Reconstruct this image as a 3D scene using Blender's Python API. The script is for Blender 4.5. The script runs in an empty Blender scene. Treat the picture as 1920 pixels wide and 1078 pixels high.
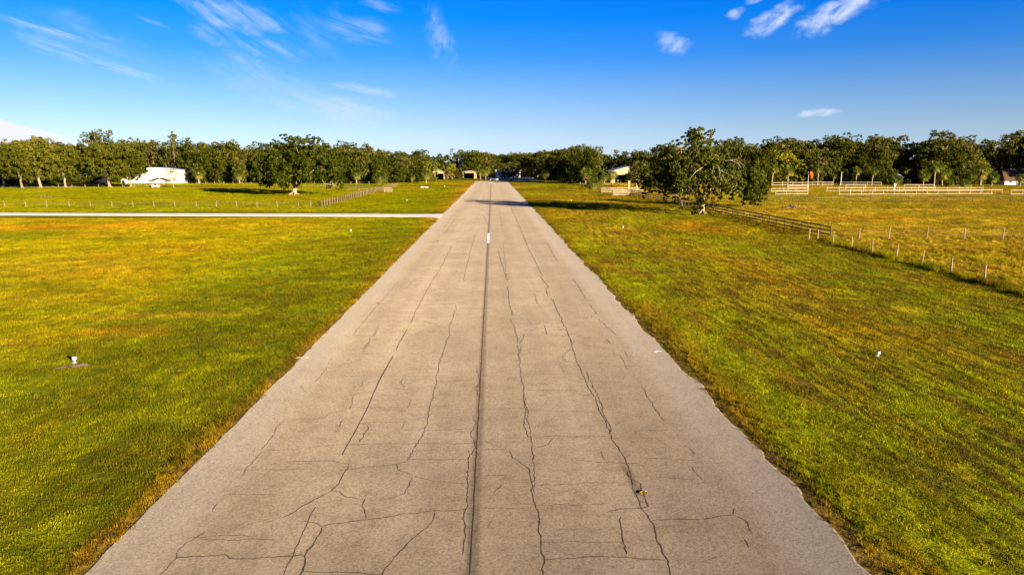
import bpy, bmesh, math, random
import numpy as np
from mathutils import Vector, Matrix

R = math.radians
scene = bpy.context.scene
col = scene.collection

# ------------------------------------------------------------------ camera
CAM_H = 8.1
FPX = 1280.0                       # focal length in pixels of the 1920 px wide photograph (24 mm equivalent)
PITCH = math.atan((539 - 308) / FPX)
YAW = -math.atan((960 - 924) / FPX / math.cos(PITCH))
cd = bpy.data.cameras.new('camera')
cam = bpy.data.objects.new('camera', cd)
col.objects.link(cam)
cam.location = (0, 0, CAM_H)
cam.rotation_euler = (R(90) - PITCH, 0, YAW)
cd.sensor_width = 36
cd.lens = FPX / 1920 * 36
cd.clip_start = 0.1
cd.clip_end = 12000
scene.camera = cam
CAMR = cam.rotation_euler.to_matrix()

# ------------------------------------------------------------------ exposure
scene.view_settings.view_transform = 'Standard'
scene.view_settings.look = 'None'
scene.view_settings.gamma = 1
scene.view_settings.use_curve_mapping = False
scene.view_settings.exposure = 2.2

# ------------------------------------------------------------------ sun
SUN_EL = R(13.0)
SUN_DIR = Vector((0.655, -0.756, 0)).normalized()      # horizontal direction towards the sun (behind, to the right)
tosun = Vector((SUN_DIR.x * math.cos(SUN_EL), SUN_DIR.y * math.cos(SUN_EL), math.sin(SUN_EL)))
sd = bpy.data.lights.new('sun', 'SUN')
sd.energy = 5.0
sd.angle = R(0.5)
sd.color = (1.0, 0.87, 0.66)
sun = bpy.data.objects.new('sun', sd)
col.objects.link(sun)
sun.rotation_euler = tosun.to_track_quat('Z', 'Y').to_euler()
sun.location = (60, -60, 60)


def ray(px, py):
    v = Vector(((px - 960) / FPX, -(py - 539) / FPX, -1))
    return (CAMR @ v).normalized()


def G(px, py, z=0.0):
    """ground point seen at a pixel of the 1920 px photograph"""
    d = ray(px, py)
    t = (z - CAM_H) / d.z
    return Vector((d.x * t, d.y * t, z))


def PX(px, py, Y):
    """point seen at a pixel at world distance Y along the runway"""
    d = ray(px, py)
    t = Y / d.y
    return Vector((d.x * t, Y, CAM_H + d.z * t))


# ------------------------------------------------------------------ world: sky and thin clouds
W = bpy.data.worlds.new('World')
scene.world = W
W.use_nodes = True
nt = W.node_tree
nt.nodes.clear()


class NB:
    """small node-building helper"""
    def __init__(self, tree):
        self.t = tree

    def n(self, typ, **kw):
        nd = self.t.nodes.new(typ)
        for k, v in kw.items():
            setattr(nd, k, v)
        return nd

    def put(self, sock, v):
        if isinstance(v, bpy.types.NodeSocket):
            self.t.links.new(v, sock)
        elif v is not None:
            sock.default_value = v

    def m(self, op, a, b=None, c=None, clamp=False):
        nd = self.n('ShaderNodeMath', operation=op)
        nd.use_clamp = clamp
        for i, v in enumerate((a, b, c)):
            if v is not None:
                self.put(nd.inputs[i], v)
        return nd.outputs[0]

    def vm(self, op, a, b=None):
        nd = self.n('ShaderNodeVectorMath', operation=op)
        self.put(nd.inputs[0], a)
        if b is not None:
            self.put(nd.inputs[1], b)
        return nd.outputs['Value'] if op in ('LENGTH', 'DISTANCE', 'DOT_PRODUCT') else nd.outputs[0]

    def xyz(self, v):
        nd = self.n('ShaderNodeSeparateXYZ')
        self.put(nd.inputs[0], v)
        return nd.outputs

    def comb(self, x, y, z=0.0):
        nd = self.n('ShaderNodeCombineXYZ')
        self.put(nd.inputs[0], x); self.put(nd.inputs[1], y); self.put(nd.inputs[2], z)
        return nd.outputs[0]

    def noise(self, vec, scale, detail=3.0, rough=0.5, dist=0.0):
        nd = self.n('ShaderNodeTexNoise')
        self.put(nd.inputs['Vector'], vec)
        nd.inputs['Scale'].default_value = scale
        nd.inputs['Detail'].default_value = detail
        nd.inputs['Roughness'].default_value = rough
        nd.inputs['Distortion'].default_value = dist
        return nd.outputs[0]

    def rng(self, v, a, b, c=0.0, d=1.0, smooth=True):
        nd = self.n('ShaderNodeMapRange')
        nd.interpolation_type = 'SMOOTHSTEP' if smooth else 'LINEAR'
        nd.clamp = True
        self.put(nd.inputs[0], v)
        for i, q in enumerate((a, b, c, d)):
            nd.inputs[i + 1].default_value = q
        return nd.outputs[0]

    def mix(self, f, a, b, mode='MIX'):
        nd = self.n('ShaderNodeMix', data_type='RGBA', blend_type=mode)
        self.put(nd.inputs[0], f)
        for s, v in ((6, a), (7, b)):
            if isinstance(v, (tuple, list)):
                v = (*v[:3], 1.0)
            self.put(nd.inputs[s], v)
        return nd.outputs[2]

    def ramp(self, f, stops, interp='LINEAR'):
        nd = self.n('ShaderNodeValToRGB')
        nd.color_ramp.interpolation = interp
        e = nd.color_ramp.elements
        while len(e) < len(stops):
            e.new(0.5)
        for q, (p, c) in zip(e, stops):
            q.position = p
            q.color = (*c, 1)
        self.put(nd.inputs[0], f)
        return nd.outputs[0]


b = NB(nt)
sky = b.n('ShaderNodeTexSky', sky_type='NISHITA')
sky.sun_disc = False
sky.sun_elevation = SUN_EL
sky.sun_rotation = math.atan2(SUN_DIR.x, SUN_DIR.y)
sky.altitude = 10
sky.air_density = 1.0
sky.dust_density = 0.3
sky.ozone_density = 2.5
tc = b.n('ShaderNodeTexCoord')
dirv = tc.outputs['Generated']
dx, dy, dz = b.xyz(dirv)[:3]
az = b.m('ARCTAN2', dx, dy)
el = b.m('ARCSINE', dz)
# the photograph's polarised, saturated air: tint of the whole sky by elevation, running on to the zenith
tint = b.ramp(b.m('DIVIDE', el, R(90), clamp=True), [
    (0.0, (0.55, 0.70, 1.30)), (0.01, (0.52, 0.66, 1.22)), (0.034, (0.43, 0.53, 0.88)), (0.064, (0.28, 0.44, 0.80)), (0.094, (0.090, 0.36, 0.86)), (0.125, (0.010, 0.33, 0.94)), (0.17, (0.003, 0.315, 1.00)),
    (1.0, (0.04, 0.26, 0.80))])
skyc = b.mix(1.0, sky.outputs[0], tint, 'MULTIPLY')


def azel(px, py):
    d = ray(px, py)
    return math.atan2(d.x, d.y), math.asin(d.z)


clouds = None


def aniso(deg, across, along, seed, detail=5):
    """fibrous noise drawn out along one direction of the sky"""
    c_, s_ = math.cos(R(deg)), math.sin(R(deg))
    u = b.m('ADD', b.m('MULTIPLY', az, c_), b.m('MULTIPLY', el, s_))
    v = b.m('SUBTRACT', b.m('MULTIPLY', el, c_), b.m('MULTIPLY', az, s_))
    return b.noise(b.comb(b.m('MULTIPLY', u, along), b.m('MULTIPLY', v, across), seed), 1.0, detail, 0.62, 0.3)


WARP = aniso(0, 30, 18, 2.0, 3)
FIB = {'a': aniso(-16, 110, 11, 1.0), 'b': aniso(-32, 70, 12, 4.0), 'c': aniso(33, 70, 34, 8.0), 'd': aniso(70, 60, 30, 12.0), 'e': aniso(10, 60, 45, 15.0, 4)}


def streak(p0, p1, width, amt, fib='a', soft=0.5, lo=0.34, hi=0.68, wa=2.2):
    """one cloud between two pixels of the photograph, laid out in azimuth and elevation"""
    global clouds
    a0, e0 = azel(*p0); a1, e1 = azel(*p1)
    ca, ce = (a0 + a1) / 2, (e0 + e1) / 2
    L = math.hypot(a1 - a0, e1 - e0) / 2
    ux, uy = (a1 - a0) / (2 * L), (e1 - e0) / (2 * L)
    wd = width / FPX / 2
    # u / L and v / wd as linear forms of azimuth and elevation
    u = b.m('ADD', b.m('MULTIPLY_ADD', az, ux / L, -(ca * ux + ce * uy) / L), b.m('MULTIPLY', el, uy / L))
    v = b.m('ADD', b.m('MULTIPLY_ADD', az, -uy / wd, (ca * uy - ce * ux) / wd), b.m('MULTIPLY', el, ux / wd))
    v2 = b.m('MULTIPLY_ADD', WARP, wa, b.m('SUBTRACT', v, wa / 2))
    u = b.m('MULTIPLY_ADD', FIB['e'], wa * 0.5, b.m('SUBTRACT', u, wa / 4))
    rr = b.vm('LENGTH', b.comb(u, v2, 0.0))
    body = b.rng(rr, 1.15, 1 - soft)
    k = b.m('MULTIPLY', b.m('MULTIPLY', body, b.rng(FIB[fib], lo, hi)), amt)
    clouds = k if clouds is None else b.m('MAXIMUM', clouds, k)


streak((-60, 20), (260, 92), 26, 0.62, soft=0.95)
streak((40, 72), (330, 160), 22, 0.70, soft=0.95)
streak((-20, 62), (220, 105), 40, 0.30, soft=0.95)
streak((240, 22), (318, 54), 9, 0.40, soft=0.95)
streak((318, -25), (500, 92), 74, 0.70, soft=0.95, fib='b')
streak((345, -10), (590, 66), 40, 0.42, soft=0.95, fib='b')
streak((390, 70), (610, 110), 36, 0.40, soft=0.95, fib='b')
streak((400, 92), (560, 155), 30, 0.38, soft=0.95, fib='b')
streak((575, 30), (760, 85), 56, 0.36, soft=0.95)
streak((670, 0), (755, 22), 20, 0.42, soft=0.95)
streak((800, 5), (850, 140), 50, 0.42, soft=0.95, fib='d')
streak((600, 158), (750, 180), 26, 0.62, soft=0.95)
streak((540, 190), (760, 225), 60, 0.55, soft=0.95, lo=0.22, hi=0.62)
streak((450, 160), (700, 200), 60, 0.30, soft=0.95)
streak((1398, 62), (1512, 2), 34, 0.92, soft=0.8, fib='c', lo=0.22, hi=0.62, wa=2.6)
streak((1488, 64), (1668, -18), 46, 0.95, soft=0.8, fib='c', lo=0.22, hi=0.62, wa=2.6)
streak((1360, 36), (1402, 16), 20, 0.62, soft=0.7, fib='c', lo=0.22, hi=0.62, wa=2.6)
streak((1395, 4), (1440, -8), 16, 0.7, soft=0.7, fib='c')
streak((1228, 66), (1300, 92), 36, 0.55, soft=0.9, fib='c', lo=0.22, hi=0.62, wa=2.6)
streak((1494, 217), (1584, 206), 17, 0.85, soft=0.7, fib='c', lo=0.22, hi=0.62, wa=2.6)
streak((380, 240), (900, 262), 34, 0.16, soft=0.95)
streak((360, 110), (660, 205), 80, 0.26, soft=0.95, fib='b', lo=0.2, hi=0.65)
streak((540, 20), (640, 110), 60, 0.18, soft=0.95, fib='b', lo=0.2, hi=0.65)
streak((0, 30), (300, 130), 90, 0.16, soft=0.95, lo=0.2, hi=0.65)
# bank of cumulus low on the left
caz, cel = azel(30, 285)
un = b.noise(b.comb(b.m('MULTIPLY', az, 1.0), b.m('MULTIPLY', el, 1.6), 5.0), 26, 5, 0.55)
top = b.m('ADD', b.m('ADD', cel, b.rng(b.m('ABSOLUTE', b.m('SUBTRACT', az, azel(-40, 285)[0])), 0.16, 0.0, 0.0, 0.037)), b.m('MULTIPLY', b.m('SUBTRACT', un, 0.5), 0.016))
cum = b.m('MULTIPLY', b.rng(b.m('SUBTRACT', el, top), 0.002, -0.0015), b.rng(b.m('SUBTRACT', az, azel(150, 285)[0]), 0.012, -0.02))
bright = b.mix(clouds, skyc, (3.3, 3.7, 4.7))
bright = b.mix(b.m('MULTIPLY', cum, 0.93), bright, (4.1, 4.15, 4.4))
bg = b.n('ShaderNodeBackground')
b.put(bg.inputs[0], bright)
bg.inputs[1].default_value = 0.05
wo = b.n('ShaderNodeOutputWorld')
nt.links.new(bg.outputs[0], wo.inputs[0])


# ------------------------------------------------------------------ tagging and mesh helpers
def tag(o, label=None, cat=None, group=None, kind=None):
    if label: o['label'] = label
    if cat: o['category'] = cat
    if group: o['group'] = group
    if kind: o['kind'] = kind
    return o


def empty(name, loc=(0, 0, 0), rz=0.0, label=None, cat=None, group=None):
    o = bpy.data.objects.new(name, None)
    col.objects.link(o)
    o.location = loc
    o.rotation_euler = (0, 0, rz)
    return tag(o, label, cat, group)


def link(name, me, parent=None, loc=None, rot=None, scale=None):
    o = bpy.data.objects.new(name, me)
    col.objects.link(o)
    if parent is not None: o.parent = parent
    if loc is not None: o.location = loc
    if rot is not None: o.rotation_euler = rot
    if scale is not None: o.scale = scale
    return o


class MB:
    """collects boxes, tubes and polygons, then builds ONE mesh"""
    def __init__(self):
        self.v = []; self.f = []; self.smooth = False

    def add(self, vs, fs):
        n = len(self.v)
        self.v += [tuple(p) for p in vs]
        self.f += [tuple(i + n for i in f) for f in fs]
        return self

    def box(self, x0, x1, y0, y1, z0, z1):
        return self.add([(x0, y0, z0), (x1, y0, z0), (x1, y1, z0), (x0, y1, z0), (x0, y0, z1), (x1, y0, z1), (x1, y1, z1), (x0, y1, z1)],
                        [(3, 2, 1, 0), (4, 5, 6, 7), (0, 1, 5, 4), (1, 2, 6, 5), (2, 3, 7, 6), (3, 0, 4, 7)])

    def beam(self, a, bb, w, h, up=(0, 0, 1)):
        a = Vector(a); bb = Vector(bb)
        d = (bb - a).normalized(); u = Vector(up)
        s = d.cross(u).normalized() * (w / 2); t = s.cross(d).normalized() * (h / 2)
        vs = []
        for p in (a, bb):
            vs += [p - s - t, p + s - t, p + s + t, p - s + t]
        return self.add(vs, [(3, 2, 1, 0), (4, 5, 6, 7), (0, 1, 5, 4), (1, 2, 6, 5), (2, 3, 7, 6), (3, 0, 4, 7)])

    def tube(self, pts, rads, seg=7, cap=True):
        pts = [Vector(p) for p in pts]
        rings = []
        n0 = len(self.v)
        for i, p in enumerate(pts):
            d = (pts[min(i + 1, len(pts) - 1)] - pts[max(i - 1, 0)]).normalized()
            ref = Vector((1, 0, 0)) if abs(d.x) < 0.8 else Vector((0, 1, 0))
            s = d.cross(ref).normalized(); t = d.cross(s)
            for k in range(seg):
                a = 2 * math.pi * k / seg
                self.v.append(tuple(p + (s * math.cos(a) + t * math.sin(a)) * rads[i]))
        for i in range(len(pts) - 1):
            for k in range(seg):
                q = n0 + i * seg
                self.f.append((q + k, q + (k + 1) % seg, q + seg + (k + 1) % seg, q + seg + k))
        if cap:
            self.f.append(tuple(n0 + k for k in range(seg))[::-1])
            self.f.append(tuple(n0 + (len(pts) - 1) * seg + k for k in range(seg)))
        return self

    def prism(self, prof, y0, y1):
        """profile in xz, extruded along y"""
        n = len(prof)
        vs = [(x, y0, z) for x, z in prof] + [(x, y1, z) for x, z in prof]
        fs = [tuple(range(n)), tuple(range(2 * n - 1, n - 1, -1))] + [(i, i + n, (i + 1) % n + n, (i + 1) % n) for i in range(n)]
        return self.add(vs, fs)

    def mesh(self, name, mat, smooth=False):
        me = bpy.data.meshes.new(name)
        me.from_pydata(self.v, [], self.f)
        bm = bmesh.new(); bm.from_mesh(me)
        bmesh.ops.recalc_face_normals(bm, faces=bm.faces)
        bm.to_mesh(me); bm.free()
        me.materials.append(mat)
        if smooth:
            me.polygons.foreach_set('use_smooth', [True] * len(me.polygons))
        return me

    def build(self, name, mat, parent=None, smooth=False, loc=None, rot=None):
        return link(name, self.mesh(name, mat, smooth), parent, loc, rot)


def material(name):
    m = bpy.data.materials.new(name)
    m.use_nodes = True
    t = m.node_tree
    t.nodes.clear()
    q = NB(t)
    out = q.n('ShaderNodeOutputMaterial')
    return m, q, out


def plain(name, c, rough=0.7, var=0.15, scale=3.0, metal=0.0, stretch=(1, 1, 1), bump=0.2, dirt=None):
    """painted, wooden or metal surface with grain and wear"""
    m, q, out = material(name)
    p = q.n('ShaderNodeBsdfPrincipled')
    tcn = q.n('ShaderNodeTexCoord')
    vec = q.vm('MULTIPLY', tcn.outputs['Object'], stretch)
    a = q.noise(vec, scale, 5, 0.6)
    a2 = q.noise(vec, scale * 7, 3, 0.6)
    f = q.m('ADD', q.m('MULTIPLY', a, 0.7), q.m('MULTIPLY', a2, 0.3))
    lo = tuple(x * (1 - var) for x in c); hi = tuple(min(1, x * (1 + var)) for x in c)
    cc = q.mix(q.rng(f, 0.3, 0.7), lo, hi)
    if dirt:
        cc = q.mix(q.rng(q.noise(vec, scale * 0.6, 6, 0.65), 0.52, 0.75, 0, 0.6), cc, dirt)
    oi = q.n('ShaderNodeObjectInfo')
    cc = q.mix(1.0, cc, q.ramp(oi.outputs['Random'], [(0, (0.82, 0.8, 0.78)), (1, (1.1, 1.1, 1.1))]), 'MULTIPLY')
    q.put(p.inputs['Base Color'], cc)
    p.inputs['Roughness'].default_value = rough
    p.inputs['Metallic'].default_value = metal
    p.inputs['Specular IOR Level'].default_value = 0.5 if rough < 0.6 else 0.06
    bp = q.n('ShaderNodeBump')
    bp.inputs['Strength'].default_value = bump
    bp.inputs['Distance'].default_value = 0.01
    q.put(bp.inputs['Height'], f)
    q.put(p.inputs['Normal'], bp.outputs[0])
    q.t.links.new(p.outputs[0], out.inputs[0])
    return m


# ------------------------------------------------------------------ ground colours
XL = G(300, 939).x
XL = (G(167, 1078).x + G(493, 740).x + G(560, 675).x) / 3
XR = (G(1610, 1078).x + G(1240, 655).x + G(1100, 492).x) / 3
XC = (G(888, 1078).x + G(904.7, 680).x + G(914, 460).x) / 3
XF = G(1557, 446).x
print('RUNWAY', XL, XR, XC, 'FENCE', XF, G(1846, 528), G(1254, 379.5), G(1165, 363), G(820, 404), G(885, 341))



def _hash(ix, iy, seed):
    h = (ix.astype(np.int64) * 374761393 + iy.astype(np.int64) * 668265263 + seed * 974634777) & 0xFFFFFFFF
    h = ((h ^ (h >> 13)) * 1274126177) & 0xFFFFFFFF
    return ((h ^ (h >> 16)) & 0xFFFF) / 65535.0


def fbm(x, y, scale, octv=4, seed=0, rough=0.55):
    tot = 0; amp = 1; norm = 0
    x = x * scale; y = y * scale
    for k in range(octv):
        ix = np.floor(x); iy = np.floor(y); fx = x - ix; fy = y - iy
        fx = fx * fx * (3 - 2 * fx); fy = fy * fy * (3 - 2 * fy)
        sd_ = seed * 31 + k
        v = (_hash(ix, iy, sd_) * (1 - fx) + _hash(ix + 1, iy, sd_) * fx) * (1 - fy) + (_hash(ix, iy + 1, sd_) * (1 - fx) + _hash(ix + 1, iy + 1, sd_) * fx) * fy
        tot = tot + amp * v; norm += amp; amp *= rough
        x = x * 2.03 + 17.3; y = y * 2.03 + 9.1
    return tot / norm


def sst(v, a, c_):
    t = np.clip((v - a) / (c_ - a), 0, 1)
    return t * t * (3 - 2 * t)


OR = (0.300, 0.150, 0.010); TAN = (0.300, 0.200, 0.035); BG = (0.105, 0.170, 0.003); YG = (0.165, 0.180, 0.003); DK = (0.060, 0.072, 0.005)
RED = (0.220, 0.085, 0.010)
PATCH = []


def patch(px, py, rx, ry, c, amt=0.8):
    p = G(px, py)
    PATCH.append((p.x, p.y, rx, ry, c, amt))


patch(60, 425, 26, 7, OR, 0.85); patch(170, 412, 30, 5, OR, 0.5); patch(110, 500, 8, 7, TAN, 0.5); patch(190, 515, 7, 3.5, OR, 0.45)
patch(20, 560, 5, 2.5, TAN, 0.35)
patch(275, 473, 9, 5, OR, 0.65); patch(330, 460, 10, 4, OR, 0.35); patch(200, 622, 3.8, 1.6, OR, 0.65); patch(260, 592, 6.5, 0.9, TAN, 0.55)
patch(40, 645, 2.6, 1.4, TAN, 0.45); patch(120, 583, 5.0, 2.0, BG, 0.7); patch(60, 460, 12, 4.5, YG, 0.6); patch(470, 500, 5.0, 14, BG, 0.4)
patch(20, 730, 2.5, 2.5, BG, 0.7); patch(10, 830, 2.2, 2.5, YG, 0.7); patch(330, 830, 3.0, 3.0, DK, 0.5); patch(150, 900, 2.0, 2.5, DK, 0.3)
patch(580, 372, 12, 9, OR, 0.7); patch(700, 368, 5, 18, OR, 0.4); patch(840, 345, 9, 24, RED, 0.7); patch(780, 347, 12, 20, OR, 0.45)
patch(1340, 425, 9, 11, OR, 0.9); patch(1200, 381, 14, 8, OR, 0.4); patch(1100, 370, 18, 9, OR, 0.65); patch(1130, 440, 5, 20, TAN, 0.35)
patch(1380, 505, 5, 16, OR, 0.55); patch(1460, 545, 4, 10, TAN, 0.45); patch(1280, 462, 5, 14, OR, 0.4); patch(1600, 620, 3.5, 5, OR, 0.3)
patch(1625, 530, 4.5, 4, BG, 0.75); patch(1420, 478, 4, 8, BG, 0.4); patch(1790, 595, 4.5, 3.0, BG, 0.8); patch(1900, 650, 2.5, 2.5, BG, 0.85)
patch(1900, 780, 1.8, 3.0, BG, 0.5); patch(1420, 950, 0.9, 3.0, BG, 0.7); patch(1350, 830, 0.9, 4.0, BG, 0.5); patch(1680, 580, 4, 2.5, TAN, 0.5)
patch(1180, 470, 3, 12, BG, 0.3); patch(1230, 560, 2, 8, YG, 0.3)
patch(1620, 410, 14, 4, OR, 0.7); patch(1780, 395, 26, 5, TAN, 0.5); patch(1720, 475, 6, 4, OR, 0.55); patch(1800, 480, 7, 4, YG, 0.6)
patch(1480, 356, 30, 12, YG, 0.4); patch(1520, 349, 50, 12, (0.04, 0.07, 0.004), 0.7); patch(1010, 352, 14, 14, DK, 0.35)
PASTURE = [(G(1846, 528).x, 20), (G(1846, 528).x, G(1846, 528).y), (XF, G(1557, 446).y), (XF, 190), (33, 250), (33, 4000)]


def gcolor(x, y):
    """base colour of the turf at a place: green, yellowed, scorched or straw"""
    x = np.asarray(x, float); y = np.asarray(y, float)
    wx = x + 6 * (fbm(x, y, 0.05, 3, 50) - 0.5); wy = y + 14 * (fbm(x, y, 0.04, 3, 51) - 0.5)
    n1 = fbm(wx, wy * 0.45, 0.075, 6, 1, 0.6)
    n2 = fbm(wx, wy, 0.30, 5, 2, 0.6)
    n4 = fbm(wx, wy * 0.5, 0.11, 5, 3, 0.62)
    mow = fbm(x * 1.9, y * 0.05, 1.0, 3, 4, 0.6)
    mow2 = fbm(x * 0.6, y * 0.022, 1.0, 3, 5)
    n5 = fbm(x, y, 1.6, 3, 6, 0.65)

    def mx(C, c, f):
        f = np.clip(f, 0, 1)[..., None]
        return C * (1 - f) + np.array(c) * f
    C = np.empty(x.shape + (3,)); C[:] = (0.105, 0.118, 0.0035)
    C = mx(C, (0.205, 0.178, 0.004), sst(n1, 0.40, 0.60))
    C = mx(C, (0.255, 0.165, 0.010), 0.55 * sst(n4, 0.53, 0.68))
    dl = XL - x; dr = x - XR
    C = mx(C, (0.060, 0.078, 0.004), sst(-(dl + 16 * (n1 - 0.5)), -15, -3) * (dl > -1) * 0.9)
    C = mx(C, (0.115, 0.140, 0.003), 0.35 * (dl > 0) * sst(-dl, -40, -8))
    C = mx(C, (0.135, 0.100, 0.012), (dr > -1) * (0.30 + 0.5 * sst(n2, 0.40, 0.62)))
    C = mx(C, (0.085, 0.100, 0.004), (dr > -1) * 0.5 * sst(-(dr + 6 * (n1 - 0.5)), -7, -2))
    C = mx(C, (0.120, 0.150, 0.004), (dr > -1) * 0.7 * sst(n1, 0.52, 0.42))
    fx = np.interp(y, [p[1] for p in PASTURE], [p[0] for p in PASTURE])
    ps = sst(x - fx, 0.0, 0.8)
    C = mx(C, (0.275, 0.205, 0.035), ps * (0.30 + 0.65 * sst(0.5 * n2 + 0.5 * n1, 0.38, 0.58)))
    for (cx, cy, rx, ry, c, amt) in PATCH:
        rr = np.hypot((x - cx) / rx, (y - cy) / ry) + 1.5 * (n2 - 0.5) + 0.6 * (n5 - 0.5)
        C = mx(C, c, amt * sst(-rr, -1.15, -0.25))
    side = (1 - ps) * np.where(dr > 0, 1.0, 0.55)
    n7 = np.where(dr > 0, fbm(x * 1.2 + 40, y * 0.11 - 13, 1.0, 4, 12, 0.65), fbm(x + 40, y * 0.6 - 13, 0.7, 4, 12, 0.65))
    C = mx(C, (0.125, 0.082, 0.010), np.where(dr > 0, 0.82, 0.28) * sst(n7, 0.49, 0.60) * (1 - 0.5 * ps))
    C = mx(C, (0.170, 0.175, 0.004), 0.55 * sst(-n7, -0.46, -0.34))
    C = mx(C, (0.245, 0.205, 0.004), (dl > 9) * (y < 75) * 0.35 * sst(dl, 9, 16))
    C = mx(C, (0.070, 0.055, 0.006), side * 0.55 * sst(mow, 0.52, 0.72))
    C = mx(C, (0.100, 0.118, 0.003), side * 0.45 * sst(mow2, 0.52, 0.66))
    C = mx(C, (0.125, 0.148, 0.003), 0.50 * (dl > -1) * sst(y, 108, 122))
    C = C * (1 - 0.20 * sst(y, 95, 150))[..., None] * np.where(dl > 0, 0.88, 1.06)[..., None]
    nE = fbm(x, y, 0.55, 3, 9, 0.7)
    C = mx(C, (0.21, 0.110, 0.015), (np.abs(dl - 0.3) < 0.75) * sst(nE, 0.38, 0.60) * sst(-dl, -0.75, -0.35) * 0.62)
    C = mx(C, (0.085, 0.040, 0.010), (np.abs(dl - 0.1) < 0.45) * sst(-nE, -0.50, -0.36) * 0.8)
    C = mx(C, (0.070, 0.045, 0.010), (np.abs(dr - 0.2) < 0.55) * sst(nE, 0.40, 0.58) * 0.8)
    C = mx(C, (0.17, 0.110, 0.015), (np.abs(dr - 0.4) < 0.6) * sst(-nE, -0.42, -0.32) * 0.6)
    C = C * (0.72 + 0.52 * sst(n5, 0.30, 0.70))[..., None] * np.array([1.40, 1.22, 0.4])
    return C


def turf_shade(q, base):
    """fine variation that the vertex colours cannot hold: straw along the runway edges, speckle of leaf and soil"""
    geo = q.n('ShaderNodeNewGeometry')
    pos = geo.outputs['Position']
    x_, y_ = q.xyz(pos)[:2]
    flat = q.vm('MULTIPLY', pos, (1.0, 1.0, 0.0))
    n3 = q.noise(flat, 2.6, 4, 0.75)
    n6 = q.noise(flat, 0.8, 3, 0.7)
    off = q.m('MULTIPLY_ADD', n6, 1.5, -0.75)
    inL = q.m('ADD', q.m('SUBTRACT', XL, x_), off)
    inR = q.m('ADD', q.m('SUBTRACT', x_, XR), off)
    C = q.mix(q.m('MULTIPLY', q.m('MULTIPLY', q.rng(inL, 0.85, 0.2), q.rng(x_, XL + 1, XL)), 0.85), base, q.mix(q.rng(n3, 0.35, 0.65), (0.095, 0.040, 0.008), (0.30, 0.18, 0.02)))
    C = q.mix(q.m('MULTIPLY', q.m('MULTIPLY', q.rng(inR, 0.85, 0.2), q.rng(x_, XR - 1, XR)), 0.85), C, q.mix(q.rng(n3, 0.35, 0.65), (0.045, 0.028, 0.010), (0.200, 0.120, 0.022)))
    mo = q.noise(q.vm('MULTIPLY', pos, (2.7, 0.20, 0.0)), 1.0, 3, 0.65)
    C = q.mix(q.m('MULTIPLY', q.rng(mo, 0.47, 0.58), q.rng(x_, XR + 1.0, XR + 5.0, 0.22, 0.82)), C, (0.075, 0.052, 0.006))
    return q.mix(1.0, C, q.ramp(n3, [(0.3, (0.60, 0.58, 0.5)), (0.5, (1, 1, 1)), (0.7, (1.28, 1.25, 1.1))]), 'MULTIPLY'), n3, flat


def grass_ground_mat():
    m, q, out = material('turf')
    at = q.n('ShaderNodeAttribute'); at.attribute_name = 'turf_colour'
    c, n3, flat = turf_shade(q, at.outputs['Color'])
    p = q.n('ShaderNodeBsdfPrincipled')
    q.put(p.inputs['Base Color'], c)
    p.inputs['Roughness'].default_value = 0.95
    p.inputs['Specular IOR Level'].default_value = 0.03
    bp = q.n('ShaderNodeBump')
    bp.inputs['Strength'].default_value = 0.5
    bp.inputs['Distance'].default_value = 0.10
    q.put(bp.inputs['Height'], q.m('ADD', q.noise(flat, 6.0, 4, 0.75), q.m('MULTIPLY', n3, 1.2)))
    q.put(p.inputs['Normal'], bp.outputs[0])
    q.t.links.new(p.outputs[0], out.inputs[0])
    return m


def blade_mat():
    m, q, out = material('grass blades')
    at = q.n('ShaderNodeAttribute'); at.attribute_name = 'turf_colour'; at.attribute_type = 'INSTANCER'
    oi = q.n('ShaderNodeObjectInfo')
    ge = q.n('ShaderNodeNewGeometry')
    x_ = q.xyz(ge.outputs['Position'])[0]
    mo = q.noise(q.vm('MULTIPLY', ge.outputs['Position'], (2.7, 0.20, 0.0)), 1.0, 3, 0.65)
    base = q.mix(q.m('MULTIPLY', q.rng(mo, 0.47, 0.58), q.rng(x_, XR + 1.0, XR + 5.0, 0.22, 0.82)), at.outputs['Color'], (0.085, 0.060, 0.006))
    c = q.mix(1.0, base, q.ramp(oi.outputs['Random'], [(0, (0.62, 0.64, 0.6)), (0.5, (1.0, 1.02, 1)), (0.85, (1.3, 1.25, 1.3)), (1, (1.75, 1.5, 2.0))]), 'MULTIPLY')
    d = q.n('ShaderNodeBsdfDiffuse'); t = q.n('ShaderNodeBsdfTranslucent')
    q.put(d.inputs[0], c); q.put(t.inputs[0], c)
    mx = q.n('ShaderNodeMixShader'); mx.inputs[0].default_value = 0.3
    q.t.links.new(d.outputs[0], mx.inputs[1]); q.t.links.new(t.outputs[0], mx.inputs[2])
    q.t.links.new(mx.outputs[0], out.inputs[0])
    return m


STAIN = ((G(1171, 866).x + G(1200, 940).x) / 2, (G(1171, 866).y + G(1200, 940).y) / 2)


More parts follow.
